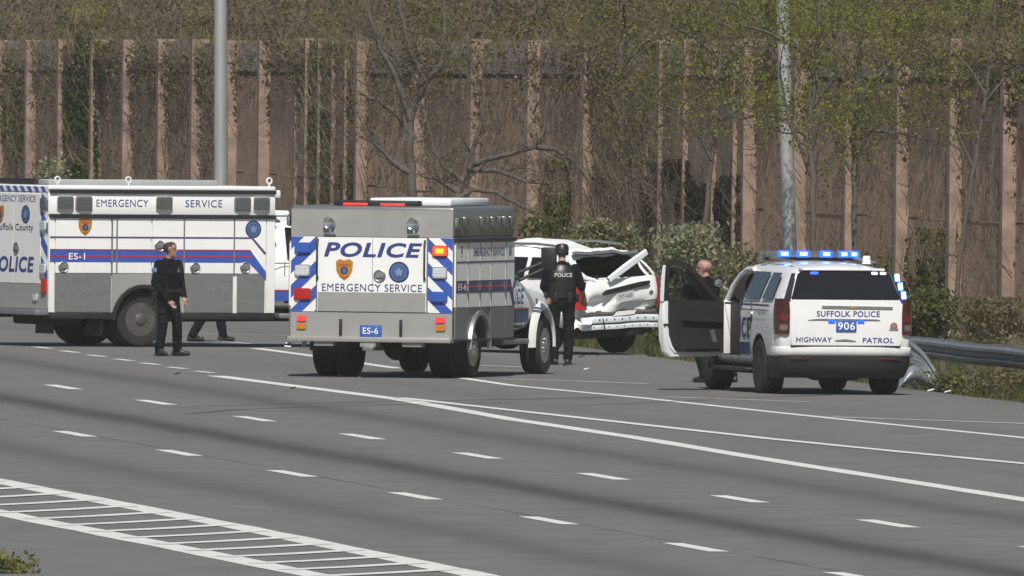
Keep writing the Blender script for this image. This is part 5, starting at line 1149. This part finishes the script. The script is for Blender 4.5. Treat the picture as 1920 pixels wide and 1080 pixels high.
# ------------------------------------------------------------------ people
def mi_top(z): return .14 < z < 1.46
def person(name, loc, rz, J, label, props=True, head_turn=0, hairy=True, bare=False, s=1.0, group='police officers on the road'):
    """one continuous body: tapered limbs fused with a voxel remesh. J: joints in metres (x right, y forward)"""
    root = empty('person', loc, rz=rz); tag(root, label, 'person', group)
    prims = []
    def cap(a, b, r0, r1, m, fx=1.0): prims.append((Vector(a), Vector(b), r0, r1, m, fx))
    pel, che, nk = Vector(J['pelvis']), Vector(J['chest']), Vector(J['neck']); hd = Vector(J['head'])
    X = Vector((1, 0, 0)); sp_ = (pel+che)/2
    for dx in (-.085, 0, .085):
        cap(pel+X*dx-Vector((0, 0, .04)), pel+X*dx*.9+Vector((0, 0, .10)), .128, .122, 1); cap(pel+X*dx*.85+Vector((0, 0, .10)), che+X*dx*1.1, .125, .14, 0)
    cap(che+X*-.10, nk+X*-.06-Vector((0, 0, .05)), .128, .075, 0); cap(che+X*.10, nk+X*.06-Vector((0, 0, .05)), .128, .075, 0)
    cap(nk-Vector((0, 0, .06)), nk+Vector((0, 0, .0)), .072, .064, 0); cap(nk, hd-Vector((0, 0, .06)), .058, .055, 2)
    q = Matrix.Rotation(head_turn, 3, 'Z'); F = q @ Vector((0, 1, 0)); RT = q @ Vector((1, 0, 0)); Z = Vector((0, 0, 1))
    cap(hd+Z*.035-F*.025, hd+Z*.045+F*.025, .088, .086, 2); cap(hd+Z*.0+F*.02, hd-Z*.075+F*.05, .078, .050, 2)       # skull, jaw
    cap(hd+F*.095+Z*.015, hd+F*.118-Z*.02, .010, .017, 2); cap(hd+F*.098-Z*.058-RT*.02, hd+F*.098-Z*.058+RT*.02, .010, .010, 2); cap(hd+F*.092-Z*.10, hd+F*.085-Z*.1, .02, .02, 2)
    for sg in (-1, 1): cap(hd+RT*sg*.088+Z*.02-F*.01, hd+RT*sg*.09-Z*.025-F*.005, .018, .012, 2); cap(hd+RT*sg*.035+F*.086+Z*.03, hd+RT*sg*.05+F*.08+Z*.03, .016, .014, 2)
    for sd, sg in (('L', -1), ('R', 1)):
        sh, el, wr, hp, kn, an, toe = [Vector(J[k+sd]) for k in ('sh', 'el', 'wr', 'hip', 'kn', 'an', 'toe')]
        cap(che+X*sg*.10+Vector((0, 0, .06)), sh, .095, .078, 0); cap(sh, el, .080, .064, 0); cap(el, wr, .048 if bare else .060, .036 if bare else .046, 2 if bare else 0)
        hv = (wr-el).normalized(); pal = wr+hv*.085; sidev = hv.cross(Vector((0, 1, .2))).normalized()
        cap(wr, pal, .030, .034, 2); cap(wr+sidev*.02, pal+sidev*.024, .022, .02, 2); cap(wr-sidev*.02, pal-sidev*.024, .022, .02, 2)
        for k, (o_, ln) in enumerate(((-.030, .062), (-.010, .078), (.011, .074), (.031, .058))):
            b0 = pal+sidev*o_+hv*.01; m0 = b0+hv*ln*.55; tipf = m0+(hv*.5+Vector((0, .5, 0))).normalized()*ln*.5; cap(b0, m0, .0105, .0095, 2); cap(m0, tipf, .0095, .008, 2)
        tb = wr+hv*.03+sidev*-sg*.03; t1 = tb+(hv*.6-sidev*sg*.7).normalized()*.045; cap(tb, t1, .013, .011, 2); cap(t1, t1+hv*.03, .011, .009, 2)
        cap(hp, kn, .105, .080, 1); cap(kn, kn.lerp(an, .35), .080, .080, 1); cap(kn.lerp(an, .35), an+Vector((0, 0, .02)), .080, .072, 1)
        cap(an+Vector((0, 0, .03)), an-Vector((0, 0, .02)), .052, .052, 3); d = (toe-an); d.z = 0; d.normalize(); heel = Vector((an.x, an.y, .045))-d*.05
        cap(heel, Vector((toe.x, toe.y, .04)), .045, .040, 3, 1); cap(an, Vector((toe.x, toe.y, .05))-d*.06, .048, .040, 3)
    bm = bmesh.new()
    for a, b_, r0, r1, m, fx in prims:
        d = b_-a; L = d.length; n = 12; ax = d.normalized() if L > 1e-6 else Z; u = ax.orthogonal().normalized(); v = ax.cross(u); rings = []
        st = [(-r0*math.cos(t), r0*math.sin(t)) for t in (R(18), R(45), R(72))]+[(0, r0), (L, r1)]+[(L+r1*math.sin(t), r1*math.cos(t)) for t in (R(18), R(45), R(72))]
        for h, rr in st: rings.append([bm.verts.new(a+ax*h+(u*math.cos(2*math.pi*k/n)+v*math.sin(2*math.pi*k/n))*rr) for k in range(n)])
        for x, y in zip(rings, rings[1:]):
            for k in range(n): bm.faces.new((x[k], x[(k+1) % n], y[(k+1) % n], y[k]))
        bm.faces.new(rings[0][::-1]); bm.faces.new(rings[-1])
    bmesh.ops.recalc_face_normals(bm, faces=bm.faces)
    for v in bm.verts:
        if v.co.z < .004: v.co.z = .004
    me = bpy.data.meshes.new('body'); bm.to_mesh(me); bm.free(); o = link('body', me, [MT['uniform'], MT['uniform_pants'], MT['skin'], MT['boots'], MT['hair']], root)
    md = o.modifiers.new('r', 'REMESH'); md.mode = 'VOXEL'; md.voxel_size = .009; md2 = o.modifiers.new('s', 'SMOOTH'); md2.factor = .5; md2.iterations = 4
    bpy.context.view_layer.update(); dg = bpy.context.evaluated_depsgraph_get(); nm = bpy.data.meshes.new_from_object(o.evaluated_get(dg)); o.modifiers.clear(); o.data = nm
    C = np.empty(len(nm.polygons)*3); nm.polygons.foreach_get('center', C); C = C.reshape(-1, 3); best = np.full(len(C), 1e9); mi = np.zeros(len(C), np.int32)
    for a, b_, r0, r1, m, fx in prims:
        A = np.array(a); D = np.array(b_-a); L2 = max(D@D, 1e-9); t = np.clip((C-A)@D/L2, 0, 1); dist = np.linalg.norm(C-(A+t[:, None]*D), axis=1)-(r0+(r1-r0)*t); k = dist < best; best[k] = dist[k]; mi[k] = m
    H0 = np.array(hd); Fn = np.array(F); rel = C-H0
    if hairy:
        hm = (mi == 2) & (np.linalg.norm(rel, axis=1) < .16) & ((rel[:, 2] > .085) | ((rel@Fn < .0) & (rel[:, 2] > -.03)) | ((rel@Fn < .055) & (rel[:, 2] > .05))); mi[hm] = 4
    # soft cloth folds
    nm.polygons.foreach_set('material_index', mi); co = np.empty(len(nm.vertices)*3); nm.vertices.foreach_get('co', co); co = co.reshape(-1, 3)
    for i in range(len(co)):
        z = co[i, 2]
        if .12 < z < 1.45: n_ = mnoise.noise(Vector((co[i, 0]*7, co[i, 1]*7, z*13)))+.6*mnoise.noise(Vector((co[i, 0]*12+z*9, co[i, 1]*12, z*26+5))); co[i, :2] += .011*n_*(1 if mi_top(z) else .0)
    nm.vertices.foreach_set('co', co.ravel()); nm.polygons.foreach_set('use_smooth', [True]*len(nm.polygons)); nm.update()
    if props:
        b = MB(); n = 28; pz = pel.z+.06
        rows = [[(pel.x+(.236)*math.cos(2*math.pi*k/n), pel.y+.152*math.sin(2*math.pi*k/n), pz+h) for k in range(n+1)] for h in (-.028, .028)]; b.grid(rows)
        for ang_, w_ in ((.2, .05), (.9, .03), (2.3, .03), (3.0, .045), (4.2, .03), (5.2, .03)):
            cx, cy = pel.x+.228*math.cos(ang_), pel.y+.145*math.sin(ang_); b.box(cx-w_, cx+w_, cy-.025, cy+.025, pz-.09, pz+.045, bev=.01)
        b.build('duty_belt', MT['belt'], root)
    root.scale = (s, s, s)
    return root, hd
def standing(**k):
    J = dict(pelvis=(0, 0, .97), chest=(0, .01, 1.30), neck=(0, .0, 1.52), head=(0, .03, 1.67), shL=(-.20, 0, 1.44), shR=(.20, 0, 1.44), elL=(-.25, -.04, 1.16), elR=(.25, -.04, 1.16), wrL=(-.26, .06, .92), wrR=(.26, .06, .92),
             hipL=(-.10, 0, .92), hipR=(.10, 0, .92), knL=(-.12, .03, .50), knR=(.12, .03, .50), anL=(-.13, -.02, .09), anR=(.13, -.02, .09), toeL=(-.16, .15, .04), toeR=(.16, .15, .04))
    J.update(k); return J
# officer walking before the broadside truck, turned to his left (picture right)
g = gp(314, 667.5)
p1, h1 = person('officer', (g.x, g.y, 0), R(-138), standing(elL=(-.27, .0, 1.15), wrL=(-.20, .16, .93), elR=(.28, .0, 1.15), wrR=(.16, .20, .88), knL=(-.16, .04, .50), anL=(-.21, -.01, .09), toeL=(-.30, .14, .04), knR=(.13, .03, .50), anR=(.15, -.03, .09), toeR=(.17, .14, .04)),
       'officer in dark navy uniform standing in front of the broadside truck rear wheel', head_turn=R(35), s=.985)
b = MB(); b.box(.270, .318, -.04, .045, 1.315, 1.39, bev=.006); b.build('sleeve_patch', MT['patch_pale'], p1); b = MB(); b.box(.20, .29, -.09, .02, .80, 1.0, bev=.02); b.build('holster', MT['belt'], p1); b = MB(); b.box(-.16, -.10, .10, .16, 1.34, 1.42, bev=.012); b.tube([(-.13, .14, 1.34), (-.15, .16, 1.22), (-.2, .13, 1.05)], .007, 6); b.build('radio_microphone', MT['black_trim'], p1); b = MB(); b.prism([(-.12, 1.32), (-.07, 1.32), (-.07, 1.36), (-.095, 1.38), (-.12, 1.36)], lambda u, v, w: (u, .138+w, v), 0, .01); b.build('badge', MT['dull_metal'], p1)
# person on the far side of the broadside truck, only legs showing below it
g = gp(388, 640.5)
person('officer', (g.x, g.y, 0), R(-80), standing(anL=(-.12, .28, .09), toeL=(-.13, .44, .04), knL=(-.12, .22, .50), anR=(.12, -.26, .09), toeR=(.12, -.10, .04), knR=(.12, -.04, .50)), 'person in dark trousers walking behind the broadside truck, only legs visible below it')
# officer in a vest seen from behind beside the silver truck's hood
g = gp(1052, 684)
p3, h3 = person('officer', (g.x, g.y, 0), R(8), standing(elR=(.30, .02, 1.17), wrR=(.36, .16, .99), elL=(-.27, .02, 1.16), wrL=(-.18, .20, 1.0), anL=(-.11, -.02, .09), anR=(.10, .0, .09), toeL=(-.16, .14, .04), toeR=(.15, .16, .04)),
       'officer in black police vest with bare forearms seen from behind beside the wreck', bare=True, head_turn=R(-12), s=1.02)
b = MB(); rows = []
for z, rx, ry in ((1.02, .225, .155), (1.15, .22, .16), (1.30, .235, .165), (1.42, .22, .15), (1.50, .15, .10)):
    rows.append([(rx*math.cos(2*math.pi*k/28)*(1 if abs(math.cos(2*math.pi*k/28)) < .9 or z < 1.35 else .9), .01+ry*math.sin(2*math.pi*k/28), z) for k in range(29)])
b.grid(rows); v3 = b.build('vest', MT['belt'], p3, ang=60)
text('POLICE', lambda u, v, w: (u, -.155-w+.25*u*u*2, v), 0, 1.32, .265, .06, 'plate_white', v3, bold=.02, off=.006)
b = MB(); b.lathe([(.02, .125), (.075, .115), (.10, .08), (.106, .03), (.108, .015)], lambda u, v, w: (h3.x+u, h3.y+v-.005, h3.z+.035+w-.01), 24); b.prism([(-.075, .06), (.075, .06), (.06, .17), (0, .19), (-.06, .17)], lambda u, v, w: (h3.x+u, h3.y+v, h3.z+.06+w), 0, .012); b.build('cap', MT['belt'], p3)
# officer standing behind the open door of the patrol SUV
g = gp(1322, 717.5)
person('officer', (g.x, g.y, 0), R(50), standing(elL=(-.28, .06, 1.2), wrL=(-.15, .24, 1.12), elR=(.28, .06, 1.2), wrR=(.15, .24, 1.12), anR=(.52, -.1, .09), toeR=(.55, .06, .04), knR=(.32, .0, .5), anL=(-.04, -.02, .09), toeL=(-.06, .14, .04), knL=(-.10, .05, .5)),
       'bald officer in dark shirt standing behind the open patrol car door', hairy=False, head_turn=R(30), s=1.0)

# ------------------------------------------------------------------ debris
g = gp(1716, 731); root = tag(empty('bumper_fragment', (g.x, g.y, 0), rz=R(25)), 'grey-blue domed car bumper fragment on the ground right of the patrol SUV', 'debris')
b = MB()
for off in (0, -.012):
    rows = []
    for i in range(15):
        t = i/14; a = math.pi*t; rows.append([((-.30+.58*t), -.10*math.sin(s_*math.pi)-off*.5, max(.004, (.02+(.36+off)*math.sin(a*.93+.12)*(1-.12*t))*(1-s_*.75))) for s_ in [k/6 for k in range(7)]])
    b.grid(rows)
b.build('shell', MT['debris_blue'], root, ang=60)
b = MB(); b.tube([(-.25, -.11, .07), (0, -.13, .10), (.25, -.10, .05)], .012, 6); b.build('trim', MT['black_trim'], root)
g = gp(1752, 728); root = tag(empty('panel_fragment', (g.x, g.y, 0), rz=R(-20)), 'small white torn body panel lying in the grass beside the guardrail', 'debris')
b = MB(); rows = []
for i in range(9):
    t = i/8; rows.append([(-.16+.30*t, .10*s_-.05, .03+.16*(1-s_)*math.sin(.4+2.2*t)+.01*math.sin(i*2)) for s_ in (0, .33, .66, 1)])
b.grid(rows); b.build('panel', MT['wreck_white'], root)
b = MB(); b.grid([[(-.1+.2*i/4, .03-.02*j, .18+.05*j+.02*math.sin(i)) for i in range(5)] for j in range(3)]); b.build('torn_strip', MT['galv'], root)
# scattered fragments of glass and trim
rg = random.Random(11)
FR = [(1004, 690, .05, 'dull_metal', 'jagged grey metal shard on the asphalt right of the silver truck front wheel'), (1062, 688, .06, 'black_trim', 'black plastic shard on the asphalt by the vested officer boots'), (1100, 694, .035, 'wreck_white', 'small white paint chip on the asphalt in front of the wrecked car'),
      (1128, 668, .07, 'black_trim', 'black plastic strip on the ground under the wrecked car bumper'), (1092, 671, .045, 'black_trim', 'small black shard below the left corner of the wrecked car'), (1205, 670, .05, 'dull_metal', 'grey metal scrap beside the wrecked car rear wheel'),
      (333, 704, .05, 'black_trim', 'black scrap on the road below the dotted line end'), (550, 731, .05, 'black_trim', 'black scrap on the road below the thick white edge line start'), (672, 711, .035, 'dull_metal', 'grey scrap on the asphalt below the silver truck rear bumper'), (1745, 735, .05, 'wreck_white', 'white shard at the road edge beside the torn guardrail end'), (1778, 737, .045, 'wreck_white', 'small white shard on the soil right of the torn guardrail end')]
for x, y, s_, mname, lab in FR:
    g = gp(x, y); b = MB(); pts = [(s_*rg.uniform(.5, 1.4)*math.cos(t), s_*rg.uniform(.5, 1.2)*math.sin(t)) for t in [i*2*math.pi/7 for i in range(7)]]
    b.prism(pts, lambda u, v, w: (u, v, w+u*.25), .006+s_*.3, .018+s_*.45); o = b.build('debris_fragment', MT[mname], smooth=False); o.location = (g.x, g.y, 0); tag(o, lab, 'debris', 'crash fragments on the road')

# ------------------------------------------------------------------ air
hz = bpy.data.materials.new('haze_air'); hz.use_nodes = True; nt = hz.node_tree; nt.nodes.remove(nt.nodes['Principled BSDF']); pv = nt.nodes.new('ShaderNodeVolumePrincipled')
pv.inputs['Color'].default_value = (.95, .92, .86, 1); pv.inputs['Density'].default_value = .00010; nt.links.new(pv.outputs[0], nt.nodes['Material Output'].inputs['Volume'])
b = MB(); b.box(-3010, 3010, -1510, 3010, -1.2, 27); tag(b.build('haze', hz, smooth=False), 'thin pale heat haze over the road', 'haze', kind='stuff')
